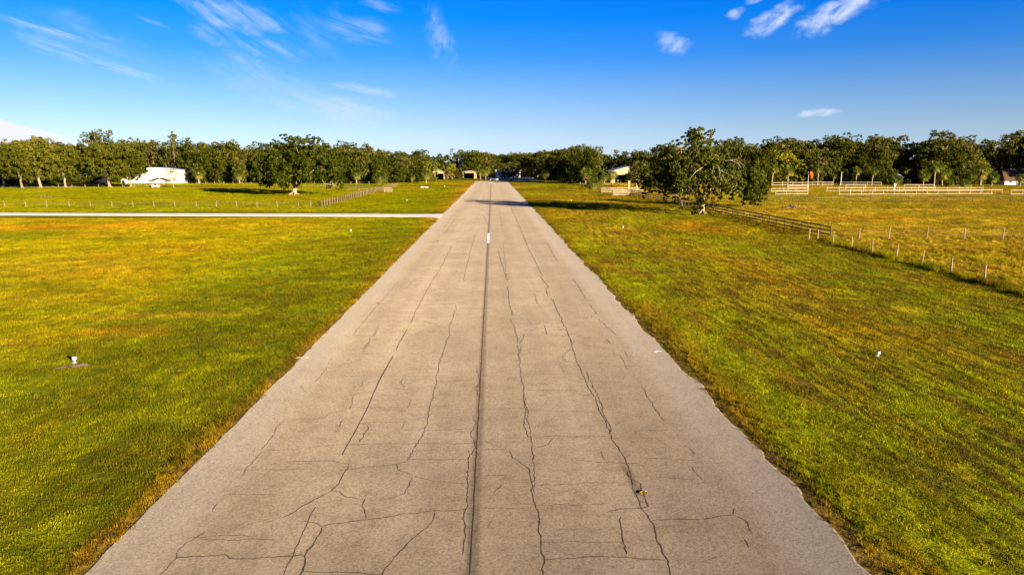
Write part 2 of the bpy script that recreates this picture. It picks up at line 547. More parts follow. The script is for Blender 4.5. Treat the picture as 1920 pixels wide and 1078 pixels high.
def runway_mat():
    m, q, out = material('weathered asphalt')
    ge = q.n('ShaderNodeNewGeometry')
    pos = ge.outputs['Position']
    x, y = q.xyz(pos)[:2]
    fl = q.vm('MULTIPLY', pos, (1, 1, 0))
    ln = q.vm('MULTIPLY', pos, (1, 0.08, 0))
    c = q.mix(q.rng(q.noise(fl, 0.35, 5, 0.6), 0.35, 0.68), (0.330, 0.252, 0.165), (0.375, 0.292, 0.200))
    c = q.mix(q.rng(q.noise(fl, 1.3, 5, 0.75), 0.47, 0.68, 0, 0.75), c, (0.245, 0.182, 0.115))
    c = q.mix(q.rng(q.noise(fl, 0.22, 3, 0.6), 0.45, 0.62, 0, 0.4), c, (0.255, 0.195, 0.130))
    c = q.mix(q.rng(q.noise(ln, 0.9, 4, 0.6), 0.48, 0.7, 0, 0.35), c, (0.410, 0.325, 0.235))
    # lighter, greyer shoulders that traffic does not polish
    sh = q.m('MAXIMUM', q.rng(q.m('ADD', x, q.m('MULTIPLY', q.noise(fl, 0.5, 4, 0.7), 1.2)), XL + 2.6, XL + 1.0), q.rng(q.m('SUBTRACT', x, q.m('MULTIPLY', q.noise(fl, 0.5, 4, 0.7), 1.4)), XR - 3.0, XR - 1.2))
    c = q.mix(q.m('MULTIPLY', sh, 0.6), c, (0.375, 0.325, 0.26))
    # oil and rubber beside the centre joint and the right-hand joint
    dc = q.m('ADD', q.m('SUBTRACT', x, XC), q.m('MULTIPLY', q.m('SUBTRACT', q.noise(ln, 2.0, 4, 0.6), 0.5), 0.12))
    c = q.mix(q.m('MULTIPLY', q.rng(q.m('ABSOLUTE', dc), 0.20, 0.06), q.rng(q.noise(fl, 3.5, 4, 0.7), 0.25, 0.6, 0.40, 0.85)), c, (0.155, 0.110, 0.068))
    c = q.mix(q.m('MULTIPLY', q.rng(q.m('ABSOLUTE', q.m('ADD', dc, 0.9)), 1.4, 0.2), 0.16), c, (0.20, 0.16, 0.12))
    # aggregate
    vo = q.n('ShaderNodeTexVoronoi'); q.put(vo.inputs['Vector'], fl); vo.inputs['Scale'].default_value = 26
    agg = q.xyz(vo.outputs['Color'])[0]
    c = q.mix(1.0, c, q.ramp(agg, [(0.0, (0.72, 0.70, 0.67)), (0.45, (0.98, 0.98, 0.98)), (1.0, (1.18, 1.17, 1.15))]), 'MULTIPLY')
    sp = q.noise(fl, 11, 3, 0.8)
    c = q.mix(1.0, c, q.ramp(sp, [(0.3, (0.85, 0.84, 0.83)), (0.55, (1.0, 1.0, 1.0)), (0.75, (1.12, 1.12, 1.12))]), 'MULTIPLY')
    c = q.mix(q.rng(q.noise(q.vm('ADD', fl, (9, 4, 0)), 0.9, 2, 0.5), 0.72, 0.76, 0, 0.35), c, (0.14, 0.11, 0.08))
    lane = q.noise(q.vm('MULTIPLY', pos, (0.55, 0.004, 0)), 1.0, 2, 0.5)
    c = q.mix(1.0, c, q.ramp(lane, [(0.35, (0.90, 0.89, 0.87)), (0.65, (1.07, 1.07, 1.08))]), 'MULTIPLY')
    sx, sy = STAIN
    st = q.vm('LENGTH', q.comb(q.m('MULTIPLY', q.m('ADD', q.m('SUBTRACT', x, sx), q.m('MULTIPLY', q.m('SUBTRACT', y, sy), 0.03)), 1 / 0.17), q.m('MULTIPLY', q.m('SUBTRACT', y, sy), 1 / 1.5), 0.0))
    c = q.mix(q.m('MULTIPLY', q.rng(q.m('ADD', st, q.m('MULTIPLY', q.m('SUBTRACT', sp, 0.5), 1.0)), 1.1, 0.2), 0.6), c, (0.11, 0.072, 0.038))
    c = q.mix(1.0, c, (0.455, 0.444, 0.425), 'MULTIPLY')
    p = q.n('ShaderNodeBsdfPrincipled')
    q.put(p.inputs['Base Color'], c)
    p.inputs['Roughness'].default_value = 0.9
    p.inputs['Diffuse Roughness'].default_value = 1.0
    p.inputs['Specular IOR Level'].default_value = 0.2
    bp = q.n('ShaderNodeBump')
    bp.inputs['Strength'].default_value = 0.5
    bp.inputs['Distance'].default_value = 0.012
    q.put(bp.inputs['Height'], q.m('ADD', agg, q.m('MULTIPLY', sp, 0.8)))
    q.put(p.inputs['Normal'], bp.outputs[0])
    q.t.links.new(p.outputs[0], out.inputs[0])
    return m


def leaf_mat(name, stops, trans=0.28, sat=1.0):
    m, q, out = material(name)
    at = q.n('ShaderNodeAttribute'); at.attribute_name = 'tint'
    oi = q.n('ShaderNodeObjectInfo')
    f = q.m('ADD', at.outputs['Fac'], q.m('MULTIPLY', q.m('SUBTRACT', oi.outputs['Random'], 0.5), 0.34), clamp=True)
    c = q.ramp(f, stops)
    d = q.n('ShaderNodeBsdfDiffuse'); t = q.n('ShaderNodeBsdfTranslucent')
    q.put(d.inputs[0], c)
    q.put(t.inputs[0], q.mix(1.0, c, (1.2, 1.25, 0.6), 'MULTIPLY'))
    mx = q.n('ShaderNodeMixShader'); mx.inputs[0].default_value = trans
    q.t.links.new(d.outputs[0], mx.inputs[1]); q.t.links.new(t.outputs[0], mx.inputs[2])
    q.t.links.new(mx.outputs[0], out.inputs[0])
    return m


M = {}
M['turf'] = grass_ground_mat()
M['blade'] = blade_mat()
M['runway'] = runway_mat()
M['crack'] = plain('dirt filled crack', (0.060, 0.040, 0.022), 0.95, 0.3, 4)
M['joint'] = plain('worn joint', (0.052, 0.036, 0.020), 0.95, 0.3, 4)
M['white_paint'] = plain('white paint', (0.48, 0.44, 0.36), 0.6, 0.08, 2, dirt=(0.45, 0.38, 0.28))
M['line_paint'] = plain('worn line paint', (0.75, 0.72, 0.66), 0.8, 0.15, 4)
M['gravel'] = plain('shell gravel', (0.56, 0.48, 0.36), 0.95, 0.16, 0.8, bump=0.3, dirt=(0.34, 0.30, 0.16))
M['sand'] = plain('sandy track', (0.46, 0.34, 0.18), 0.95, 0.2, 0.5)
M['apron'] = plain('grey asphalt apron', (0.26, 0.225, 0.175), 0.9, 0.15, 0.4)
M['concrete'] = plain('pale concrete', (0.55, 0.50, 0.42), 0.85, 0.1, 0.5)
M['post'] = plain('grey weathered post', (0.215, 0.155, 0.095), 0.9, 0.25, 2, stretch=(4, 4, 0.7), dirt=(0.2, 0.14, 0.08))
M['brown_board'] = plain('brown stained board', (0.050, 0.028, 0.016), 0.85, 0.3, 1.5, stretch=(1, 1, 4))
M['grey_board'] = plain('weathered board', (0.15, 0.10, 0.06), 0.9, 0.3, 1.5, stretch=(1, 1, 4))
M['white_board'] = plain('white fence board', (0.24, 0.185, 0.115), 0.75, 0.15, 1.5, dirt=(0.14, 0.10, 0.055))
M['dark_post'] = plain('dark post', (0.07, 0.05, 0.035), 0.9, 0.2, 2)
M['wire'] = plain('fence wire', (0.22, 0.2, 0.17), 0.5, 0.1, 2, metal=0.6)
M['white_metal'] = plain('white sheet metal', (0.40, 0.375, 0.32), 0.65, 0.08, 0.5, dirt=(0.27, 0.22, 0.15))
M['grey_roof'] = plain('grey metal roof', (0.24, 0.235, 0.23), 0.5, 0.1, 0.5)
M['cream'] = plain('cream siding', (0.33, 0.255, 0.13), 0.7, 0.08, 0.4)
M['tan'] = plain('tan siding', (0.30, 0.195, 0.08), 0.8, 0.1, 0.4)
M['dark_in'] = plain('dark interior', (0.012, 0.012, 0.014), 0.9, 0.2, 0.5)
M['brown_roof'] = plain('brown shingle', (0.085, 0.045, 0.022), 0.9, 0.2, 1.5, bump=0.6)
M['red_trim'] = plain('red trim', (0.30, 0.05, 0.02), 0.7, 0.1, 1)
M['pale_wall'] = plain('pale rendered wall', (0.36, 0.38, 0.36), 0.85, 0.08, 0.6)
M['glass'] = plain('dark window glass', (0.03, 0.04, 0.05), 0.15, 0.05, 0.5, bump=0.0)
M['bark'] = plain('oak bark', (0.075, 0.055, 0.034), 0.95, 0.35, 1.2, stretch=(2, 2, 0.6), bump=0.8, dirt=(0.055, 0.044, 0.03))
M['bark_pale'] = plain('pale bark', (0.215, 0.155, 0.092), 0.95, 0.25, 1.2, stretch=(2, 2, 0.6), bump=0.8, dirt=(0.11, 0.08, 0.045))
M['dead_wood'] = plain('bleached dead wood', (0.24, 0.195, 0.135), 0.9, 0.2, 2)
M['orange'] = plain('orange fabric', (0.85, 0.075, 0.012), 0.8, 0.08, 3)
M['black'] = plain('black rubber', (0.02, 0.02, 0.02), 0.7, 0.2, 3)
M['lamp_glass'] = plain('white lamp globe', (0.45, 0.43, 0.36), 0.25, 0.03, 3, bump=0.0)
M['straw'] = plain('dry straw', (0.36, 0.21, 0.05), 0.9, 0.3, 3)
M['yellow_weed'] = plain('yellow weed', (0.40, 0.27, 0.015), 0.9, 0.2, 9)
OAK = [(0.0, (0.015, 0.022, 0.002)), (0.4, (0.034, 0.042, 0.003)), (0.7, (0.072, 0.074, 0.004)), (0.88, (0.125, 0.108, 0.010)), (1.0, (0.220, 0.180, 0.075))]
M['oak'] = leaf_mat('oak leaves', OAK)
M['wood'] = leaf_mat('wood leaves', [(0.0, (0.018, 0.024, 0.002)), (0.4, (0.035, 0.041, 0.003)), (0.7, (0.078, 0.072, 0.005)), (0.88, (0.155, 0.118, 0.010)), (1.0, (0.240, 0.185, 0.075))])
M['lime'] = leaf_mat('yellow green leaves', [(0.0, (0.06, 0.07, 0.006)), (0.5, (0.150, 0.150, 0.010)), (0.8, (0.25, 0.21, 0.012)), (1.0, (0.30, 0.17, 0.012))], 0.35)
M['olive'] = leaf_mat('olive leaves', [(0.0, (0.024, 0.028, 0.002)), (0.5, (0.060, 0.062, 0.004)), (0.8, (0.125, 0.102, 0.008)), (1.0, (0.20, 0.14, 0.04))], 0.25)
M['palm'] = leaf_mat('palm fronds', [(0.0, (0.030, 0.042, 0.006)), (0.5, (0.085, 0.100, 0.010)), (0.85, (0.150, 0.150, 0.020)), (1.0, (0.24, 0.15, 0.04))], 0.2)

# ------------------------------------------------------------------ ground and flat surfaces (each sheet a few millimetres above the one below)
rng = np.random.default_rng(7)
S = 3500


def graded(vals):
    return np.array(sorted(set(round(float(v_), 4) for v_ in vals)))


xs = [-S, -1500, -700, -400]
x = -300.0
while x < -60: xs.append(x); x += 2.0
while x < XL - 6: xs.append(x); x += 0.7
while x < XR + 6: xs.append(x); x += 0.35
while x < 60: xs.append(x); x += 0.7
while x < 320: xs.append(x); x += 2.0
xs += [400, 700, 1500, S]
ysg = [-S, -500, -60, 0]; y = 8.0
while y < 420: ysg.append(y); y += max(0.3, 0.011 * y)
ysg += [460, 600, 1200, S]
xs = graded(xs); ysg = graded(ysg)
GX, GY = np.meshgrid(xs, ysg)
nxg, nyg = len(xs), len(ysg)
me = bpy.data.meshes.new('ground')
me.vertices.add(nxg * nyg)
me.vertices.foreach_set('co', np.stack([GX.ravel(), GY.ravel(), np.zeros(nxg * nyg)], 1).astype(np.float32).ravel())
idx = np.arange(nxg * nyg, dtype=np.int32).reshape(nyg, nxg)
F = np.stack([idx[:-1, :-1], idx[:-1, 1:], idx[1:, 1:], idx[1:, :-1]], -1).reshape(-1, 4)
me.loops.add(F.size); me.polygons.add(len(F))
me.loops.foreach_set('vertex_index', F.ravel())
me.polygons.foreach_set('loop_start', np.arange(0, F.size, 4, dtype=np.int32))
me.update(calc_edges=True)


def put_colour(me, x, y):
    c = gcolor(np.asarray(x), np.asarray(y)).reshape(-1, 3)
    me.attributes.new('turf_colour', 'FLOAT_COLOR', 'POINT').data.foreach_set('color', np.concatenate([c, np.ones((len(c), 1))], 1).astype(np.float32).ravel())


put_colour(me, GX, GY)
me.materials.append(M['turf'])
print('GROUND', nxg, nyg)
tag(link('ground', me), kind='structure')


def ragged(y, amp, seed):
    v_ = np.array([float(y)])
    return float(amp * 4.2 * (fbm(v_, v_ * 0 + seed * 7.7, 0.42, 5, seed, 0.62)[0] - 0.5))


def wob(y, amp, seed):
    r = np.random.default_rng(seed)
    s = 0
    for k in range(9):
        f = 0.12 * 1.75 ** k
        s += amp / 1.35 ** k * math.sin(f * y * 2 * math.pi / 3 + r.uniform(0, 6.28))
    return s


Y_END = 335.0
RW_Z = 0.02
ys = list(np.arange(-30, 120, 0.22)) + list(np.arange(120, Y_END, 1.2)) + [Y_END]
v = []; f = []
for y in ys:
    l = XL + ragged(y, 0.06, 3); r_ = XR + ragged(y, 0.16, 5)
    v += [(l - 0.06, y, -0.01), (l, y, RW_Z), (r_, y, RW_Z), (r_ + 0.07, y, -0.01)]
for i in range(len(ys) - 1):
    for k in range(3):
        f.append((4 * i + k, 4 * i + k + 1, 4 * i + 5 + k, 4 * i + 4 + k))
rw = MB(); rw.add(v, f)
runway = tag(rw.build('runway', M['runway']), kind='structure')


def quad_sheet(name, pts, z, mat, kind='structure', nsub=1):
    """pts: polygon corners; a thin slab with its skirt below the ground"""
    n = len(pts)
    m = MB()
    m.add([(p[0], p[1], z) for p in pts] + [(p[0], p[1], -0.03) for p in pts], [tuple(range(n))] + [(i, i + n, (i + 1) % n + n, (i + 1) % n) for i in range(n)])
    o = m.build(name, mat)
    return tag(o, kind=kind)


# white shell driveway joining the runway from the left, with a flared mouth
dA = G(0, 403.6); dB = G(770, 406.6); dA2 = G(0, 399.6); dB2 = G(770, 402.0)


def ext(a, bb, x):
    t = (x - a.x) / (bb.x - a.x)
    return a + (bb - a) * t


m0 = ext(dA, dB, -240); m1 = ext(dA, dB, XL - 6); m2 = ext(dA2, dB2, XL - 4); m3 = ext(dA2, dB2, -240)
top_ = []; bot_ = []
for i in range(121):
    x = -240 + (XL - 5 + 240) * i / 120
    bot_.append((x, ext(dA, dB, x).y + wob(x, 0.05, 11)))
    top_.append((x, ext(dA2, dB2, x).y + wob(x, 0.05, 12)))
e = 0.03
bot_ += [(XL - 3, bot_[-1][1] - 0.5), (XL - 1.2, bot_[-1][1] - 2.0), (XL + e, bot_[-1][1] - 4.0)]
top_ += [(XL - 2, top_[-1][1] + 0.05), (XL + e, top_[-1][1] + 0.4)]
v = []; f = []
nn = min(len(bot_), len(top_))
poly = bot_ + top_[::-1]
quad_sheet('driveway', poly, 0.05, M['gravel'])
# pale path far behind the left pasture
a = G(345, 346.8); c_ = G(876, 351.8)
pb = []; pt = []
for i in range(41):
    p = a.lerp(c_, i / 40)
    pb.append((p.x, p.y - 1.1 + wob(p.x, 0.1, 21))); pt.append((p.x, p.y + 1.1 + wob(p.x, 0.1, 22)))
quad_sheet('path', pb + pt[::-1], 0.010, M['sand'])
# sandy yard by the white hangar and the grove
sp = [G(0, 351), G(70, 352), G(130, 351.5), G(175, 348.5), G(235, 347.5), G(345, 347.2), G(420, 346.8), G(420, 345.4), G(340, 345), G(240, 344.5), G(160, 343), G(120, 345), G(60, 348), G(0, 348)]
quad_sheet('sandy_track', sp, 0.008, M['sand'])
# sandy ground in front of the right hangar
quad_sheet('sandy_yard', [G(1128, 351), G(1205, 352), G(1205, 344), G(1128, 343)], 0.008, M['sand'])
# taxiway beyond the runway end, swinging right
tw = [(XL + 0.5, Y_END - 0.2), (XR - 0.2, Y_END - 0.2)]
tw = [G(958, 343.8), G(1042, 342.6), G(1010, 337.2), G(992, 335.2), G(962, 337.0)]
quad_sheet('taxiway', tw, 0.012, M['apron'])
quad_sheet('concrete_apron', [G(905, 335.0), G(1002, 335.6), G(1002, 333.4), G(905, 333.4)], 0.016, M['concrete'])

# ------------------------------------------------------------------ cracks, traced onto the runway surface
T_ = 'crack'
CR = [  # (width cm, points)
 (2.2, [(536,786),(515,804),(512,815),(490,844)]), (1.2, [(536,786),(560,786),(609,785)]), (2.2, [(609,785),(615,778),(655,768),(666,740)]),
 (1.4, [(637,746),(666,739),(723,731),(800,729)]), (2.2, [(450,895),(464,877),(495,846)]), (1.6, [(495,846),(559,844)]),
 (1.6, [(539,868),(560,865),(621,865),(655,872)]), (3.2, [(655,872),(645,896),(627,916),(623,921),(601,933),(560,954),(532,972)]),
 (2.4, [(655,880),(742,870),(763,863)]), (3.0, [(763,863),(781,833),(796,807),(806,762),(816,725),(824,681),(832,652),(843,629),(841,613),(850,596),(856,578),(854,571)]),
 (1.8, [(742,870),(745,882),(773,894)]), (1.5, [(773,894),(820,904),(875,907)]), (2.0, [(773,895),(769,910),(762,920)]), (1.2, [(762,920),(757,928),(718,939)]),
 (2.6, [(623,921),(635,922),(647,931),(684,938),(682,961),(686,975)]), (2.2, [(560,978),(584,983),(603,990)]),
 (2.8, [(603,990),(617,983),(686,975),(755,965),(812,960),(877,956)]), (3.6, [(603,990),(588,1018),(569,1044),(568,1071),(562,1085)]),
 (2.4, [(568,1071),(613,1074),(716,1076)]), (2.6, [(814,960),(814,977),(804,991),(759,1024),(735,1050),(712,1082)]),
 (2.0, [(328,1048),(422,1042),(430,1048),(560,1041),(569,1043)]), (2.2, [(388,998),(351,1019),(335,1032),(328,1048),(300,1080)]),
 (1.6, [(408,944),(397,961)]), (1.4, [(419,929),(515,927)]), (1.5, [(592,951),(575,985),(560,1018),(530,1080)]),
 (2.0, [(688,798),(690,806),(672,831)]), (1.8, [(643,787),(635,802)]), (1.8, [(761,707),(751,715),(754,727)]),
 (1.1, [(635,706),(700,706),(820,707)]), (1.1, [(661,766),(808,763)]), (1.2, [(812,741),(897,740)]), (1.5, [(798,808),(885,804)]),
 (2.0, [(653,834),(781,832),(885,832)]), (1.3, [(576,841),(621,836),(653,834)]), (1.6, [(763,863),(881,863)]), (1.1, [(820,717),(881,713)]),
 (1.4, [(613,691),(592,717)]), (1.0, [(613,691),(666,687)]), (1.5, [(694,640),(682,660)]), (2.2, [(714,608),(694,636),(680,660)]),
 (2.4, [(749,526),(716,565),(687,598),(663,629)]), (2.4, [(771,529),(762,542)]), (2.6, [(891,440),(880,480),(868,529)]),
 (2.6, [(892,843),(880,861),(876,900),(874,957),(868,1030),(869,1042)]), (1.6, [(886,780),(893,795),(884,812),(892,843)]), (1.6, [(896,690),(900,712),(893,730),(899,742)]),
 (3.0, [(970,648),(976,676),(974,685),(980,721),(986,758),(990,778)]), (2.2, [(990,778),(996,835),(1000,880),(1006,924)]), (1.8, [(982,742),(986,775),(984,800),(991,822)]),
 (2.8, [(957,846),(965,859),(992,880),(998,904),(998,932),(1008,957),(1010,997),(1014,1038),(1018,1050),(1018,1080)]),
 (3.4, [(951,538),(954,558),(961,593)]), (3.0, [(963,608),(970,644)]), (3.4, [(933,467),(950,526)]), (2.6, [(944,458),(948,500),(952,529)]),
 (2.0, [(977,625),(982,630),(977,644)]), (2.4, [(979,649),(972,667),(974,677)]), (1.8, [(955,598),(960,606)]),
 (4.0, [(981,440),(989,462),(996,476),(1016,516)]), (4.0, [(1012,518),(1029,538),(1023,544),(1028,554)]),
 (3.8, [(1034,561),(1045,582),(1056,606),(1067,630),(1073,645),(1071,652)]), (2.6, [(1071,653),(1057,668),(1061,680)]),
 (3.2, [(1073,652),(1087,693),(1112,741),(1128,774),(1144,815)]), (3.0, [(1098,697),(1120,741),(1130,770),(1146,809),(1140,815)]),
 (3.6, [(1144,815),(1174,868),(1183,900),(1201,908),(1217,951),(1207,955)]), (3.4, [(1176,884),(1207,955),(1227,994),(1248,1042),(1260,1082)]),
 (1.4, [(990,703),(1088,701)]), (1.4, [(982,731),(1104,734)]), (1.5, [(998,770),(1128,773)]), (1.8, [(994,820),(1140,819)]), (1.5, [(998,842),(1027,835),(1035,823)]),
 (1.8, [(1071,865),(1200,870)]), (2.2, [(1006,910),(1088,906),(1163,905)]), (2.0, [(1136,961),(1165,956),(1207,955)]), (2.6, [(1020,1050),(1104,1046),(1200,1047),(1247,1049)]),
 (2.6, [(1163,969),(1163,993),(1170,1010),(1175,1040)]), (1.3, [(900,953),(982,954)]), (2.2, [(1128,847),(1135,865)]), (1.1, [(901,843),(957,843)]),
 (1.6, [(939,910),(927,924)]), (2.2, [(1051,685),(1057,700)]), (2.8, [(1163,668),(1177,693)]), (1.3, [(982,699),(1002,704)]),
 (2.8, [(1203,725),(1215,745),(1246,792)]), (2.6, [(1298,876),(1317,900)]), (1.4, [(1172,809),(1286,807)]), (1.6, [(1205,859),(1262,861),(1323,867)]),
 (1.6, [(1237,897),(1309,899)]), (2.0, [(1223,976),(1303,974),(1376,967),(1382,955)]), (2.0, [(1376,967),(1396,977),(1412,1000)]), (1.8, [(1327,1050),(1355,1045)]),
 (1.2, [(1140,748),(1209,749)]), (3.0, [(1074,524),(1089,544),(1098,560)]), (2.8, [(1105,571),(1118,588),(1108,594),(1111,596)]), (2.6, [(1122,598),(1154,629),(1143,630)]),
 (2.8, [(1138,636),(1145,645)]), (2.0, [(1156,656),(1172,660),(1178,670)]), (1.3, [(1074,652),(1156,656)]), (3.4, [(1002,551),(1007,571)]), (3.2, [(1021,610),(1026,628)]),
 (2.4, [(989,599),(997,610)]), (3.4, [(1025,455),(1036,474),(1047,493)]), (1.6, [(1034,596),(1111,596)]), (1.4, [(980,631),(1067,631)]), (1.3, [(990,648),(1070,650)]),
 (4.5, [(904,402),(917,425)]), (5.0, [(953,377),(969,413)]), (4.0, [(969,413),(987,457)]), (4.0, [(853,411),(832,440)]), (3.0, [(936,392),(940,424)]),
 (3.6, [(848,460),(825,505)]), (2.6, [(825,505),(800,545),(776,592)]), (3.6, [(776,592),(770,606)]), (3.4, [(763,618),(742,657)]), (1.8, [(682,716),(676,726)]),
 (2.2, [(707,619),(700,632)]), (1.2, [(560,723),(574,737)]), (1.2, [(900,790),(970,783)]), (1.1, [(905,893),(955,891)]),
 (1.0, [(640,664),(735,662),(820,664)]), (1.6, [(1290,841),(1301,853)]), (1.5, [(1394,1010),(1404,1028)]),
]


def crack(pts, width, mat, name='crack', jag=0.03, seed=0, z=RW_Z + 0.004, jw=0.45, world=False):
    r = random.Random(seed)
    P = [Vector((x, y, 0)) if world else G(x, y) for x, y in pts]
    out = []
    for a, c2 in zip(P[:-1], P[1:]):
        n = max(2, int((c2 - a).length / 0.10))
        n = min(n, 90)
        for i in range(n):
            out.append(a.lerp(c2, i / n))
    out.append(P[-1])
    off = 0.0; vs = []; fs = []
    for i, p in enumerate(out):
        d = (out[min(i + 1, len(out) - 1)] - out[max(i - 1, 0)])
        d.z = 0; d.normalize()
        s = Vector((-d.y, d.x, 0))
        off = off * 0.8 + r.uniform(-1, 1) * jag
        w = width / 2 * (1 + r.uniform(-jw, jw))
        if i in (0, len(out) - 1): w *= 0.3
        c0 = p + s * off
        vs += [(c0.x - s.x * w, c0.y - s.y * w, z), (c0.x + s.x * w, c0.y + s.y * w, z)]
    for i in range(len(out) - 1):
        fs.append((2 * i, 2 * i + 1, 2 * i + 3, 2 * i + 2))
    mb = MB(); mb.add(vs, fs)
    o = mb.build(name, mat, runway)
    return o


for i, (w_, pts) in enumerate(CR):
    crack(pts, w_ / 100 * (1.25 if w_ < 2.1 else 0.85 if pts[0][1] > 640 else 0.95), M['crack'], seed=i, jag=0.028 if w_ > 1.5 else 0.016, z=RW_Z + 0.0015 + 0.00001 * i)
# hair cracks running across between the long ones
rc = random.Random(88)
LINES = [XL + 1.6, XL + 3.4, XL + 5.3, XC - 0.3, XC + 1.6, XC + 3.7, XR - 2.2, XR - 0.8]
for k in range(64):
    y_ = 13.5 + 34 * rc.random() ** 1.4
    j_ = rc.randint(0, len(LINES) - 2)
    xa_, xb_ = LINES[j_] + rc.uniform(-0.2, 0.3), LINES[j_ + 1] - rc.uniform(-0.1, 0.5)
    n_ = 4
    P = [(xa_ + (xb_ - xa_) * i / n_, y_ + rc.uniform(-0.05, 0.05)) for i in range(n_ + 1)]
    if k % 5 == 0: P += [(xb_ + rc.uniform(-0.1, 0.25), y_ - rc.uniform(0.3, 0.9))]
    crack(P, rc.uniform(0.008, 0.014), M['crack'], seed=500 + k, jag=0.018, z=RW_Z + 0.0024 + 0.000005 * k, world=True)
# construction joints: the long centre joint and the darker lane joints
def world_strip(x, y0, y1, w, mat, name, z, seed, dx=0.0):
    r = random.Random(seed)
    vs = []; fs = []
    n = int((y1 - y0) / 0.4)
    for i in range(n + 1):
        y = y0 + (y1 - y0) * i / n
        ww = w / 2 * (1 + r.uniform(-0.35, 0.35))
        xo = x + dx * i / n + r.uniform(-0.008, 0.008)
        vs += [(xo - ww, y, z), (xo + ww, y, z)]
    for i in range(n):
        fs.append((2 * i, 2 * i + 1, 2 * i + 3, 2 * i + 2))
    mb = MB(); mb.add(vs, fs)
    return mb.build(name, mat, runway)


world_strip(XC - 0.03, 5, 330, 0.024, M['joint'], 'centre_joint', RW_Z + 0.0031, 3)
crack([(737, 668), (716, 705), (700, 739)], 0.042, M['crack'], 'lane_joint', 0.006, 901, RW_Z + 0.0031, 0.25)
crack([(700, 739), (688, 768), (664, 813), (641, 855)], 0.03, M['joint'], 'lane_joint', 0.006, 902, RW_Z + 0.0036, 0.25)
#crack([(1171, 866), (1186, 898), (1203, 940)], 0.13, M['joint'], 'lane_joint', 0.02, 903, RW_Z + 0.0135, 0.4)

# centreline paint
p0 = G(914.5, 456); p1 = G(915.5, 438)
s = MB(); s.add([(XC - 0.11, p0.y, RW_Z + 0.0045), (XC + 0.11, p0.y, RW_Z + 0.0045), (XC + 0.11, p1.y, RW_Z + 0.0045), (XC - 0.11, p1.y, RW_Z + 0.0045)], [(0, 1, 2, 3)])
s.build('centreline_stripe', M['line_paint'], runway)
s = MB(); s.add([(XC - 0.2, 292, RW_Z + 0.0045), (XC + 0.2, 292, RW_Z + 0.0045), (XC + 0.2, 310, RW_Z + 0.0045), (XC - 0.2, 310, RW_Z + 0.0045)], [(0, 1, 2, 3)])
s.build('centreline_stripe', M['line_paint'], runway)
for (px, py) in ((567, 672), (1237, 660)):
    p = G(px, py); s = MB()
    r = random.Random(px)
    for k in range(4):
        x = p.x + r.uniform(-0.28, 0.28); y = p.y + r.uniform(-0.08, 0.08); w = r.uniform(0.05, 0.12)
        s.add([(x - w, y - 0.04, RW_Z + 0.005 + k * 0.001), (x + w, y - 0.03, RW_Z + 0.005 + k * 0.001), (x + w * 0.7, y + 0.06, RW_Z + 0.005 + k * 0.001), (x - w * 0.8, y + 0.04, RW_Z + 0.005 + k * 0.001)], [(0, 1, 2, 3)])
    s.build('edge_marking', M['line_paint'], runway)


# ------------------------------------------------------------------ grass (geometry nodes scatter of small blade clumps)
def clump_mesh(name, n, rad, h, w, seed, mat, lean=0.5):
    r = np.random.default_rng(seed)
    vs = []; fs = []
    for i in range(n):
        a = r.uniform(0, 2 * math.pi); rr = rad * math.sqrt(r.uniform(0, 1))
        x, y = rr * math.cos(a), rr * math.sin(a)
        th = r.uniform(0, 2 * math.pi)
        la = r.uniform(0, 2 * math.pi); ll = r.uniform(0.05, lean) * h
        hh = h * r.uniform(0.5, 1.15); ww = w * r.uniform(0.6, 1.3)
        cx, cy = math.cos(th) * ww / 2, math.sin(th) * ww / 2
        lx, ly = math.cos(la) * ll, math.sin(la) * ll
        k = len(vs)
        vs += [(x - cx, y - cy, -0.01), (x + cx, y + cy, -0.01), (x + cx * 0.8 + lx * 0.4, y + cy * 0.8 + ly * 0.4, hh * 0.6), (x - cx * 0.8 + lx * 0.4, y - cy * 0.8 + ly * 0.4, hh * 0.6), (x + lx, y + ly, hh)]
        fs += [(k, k + 1, k + 2, k + 3), (k + 3, k + 2, k + 4)]
    me = bpy.data.meshes.new(name)
    me.from_pydata(vs, [], fs)
    me.materials.append(mat)
    return me


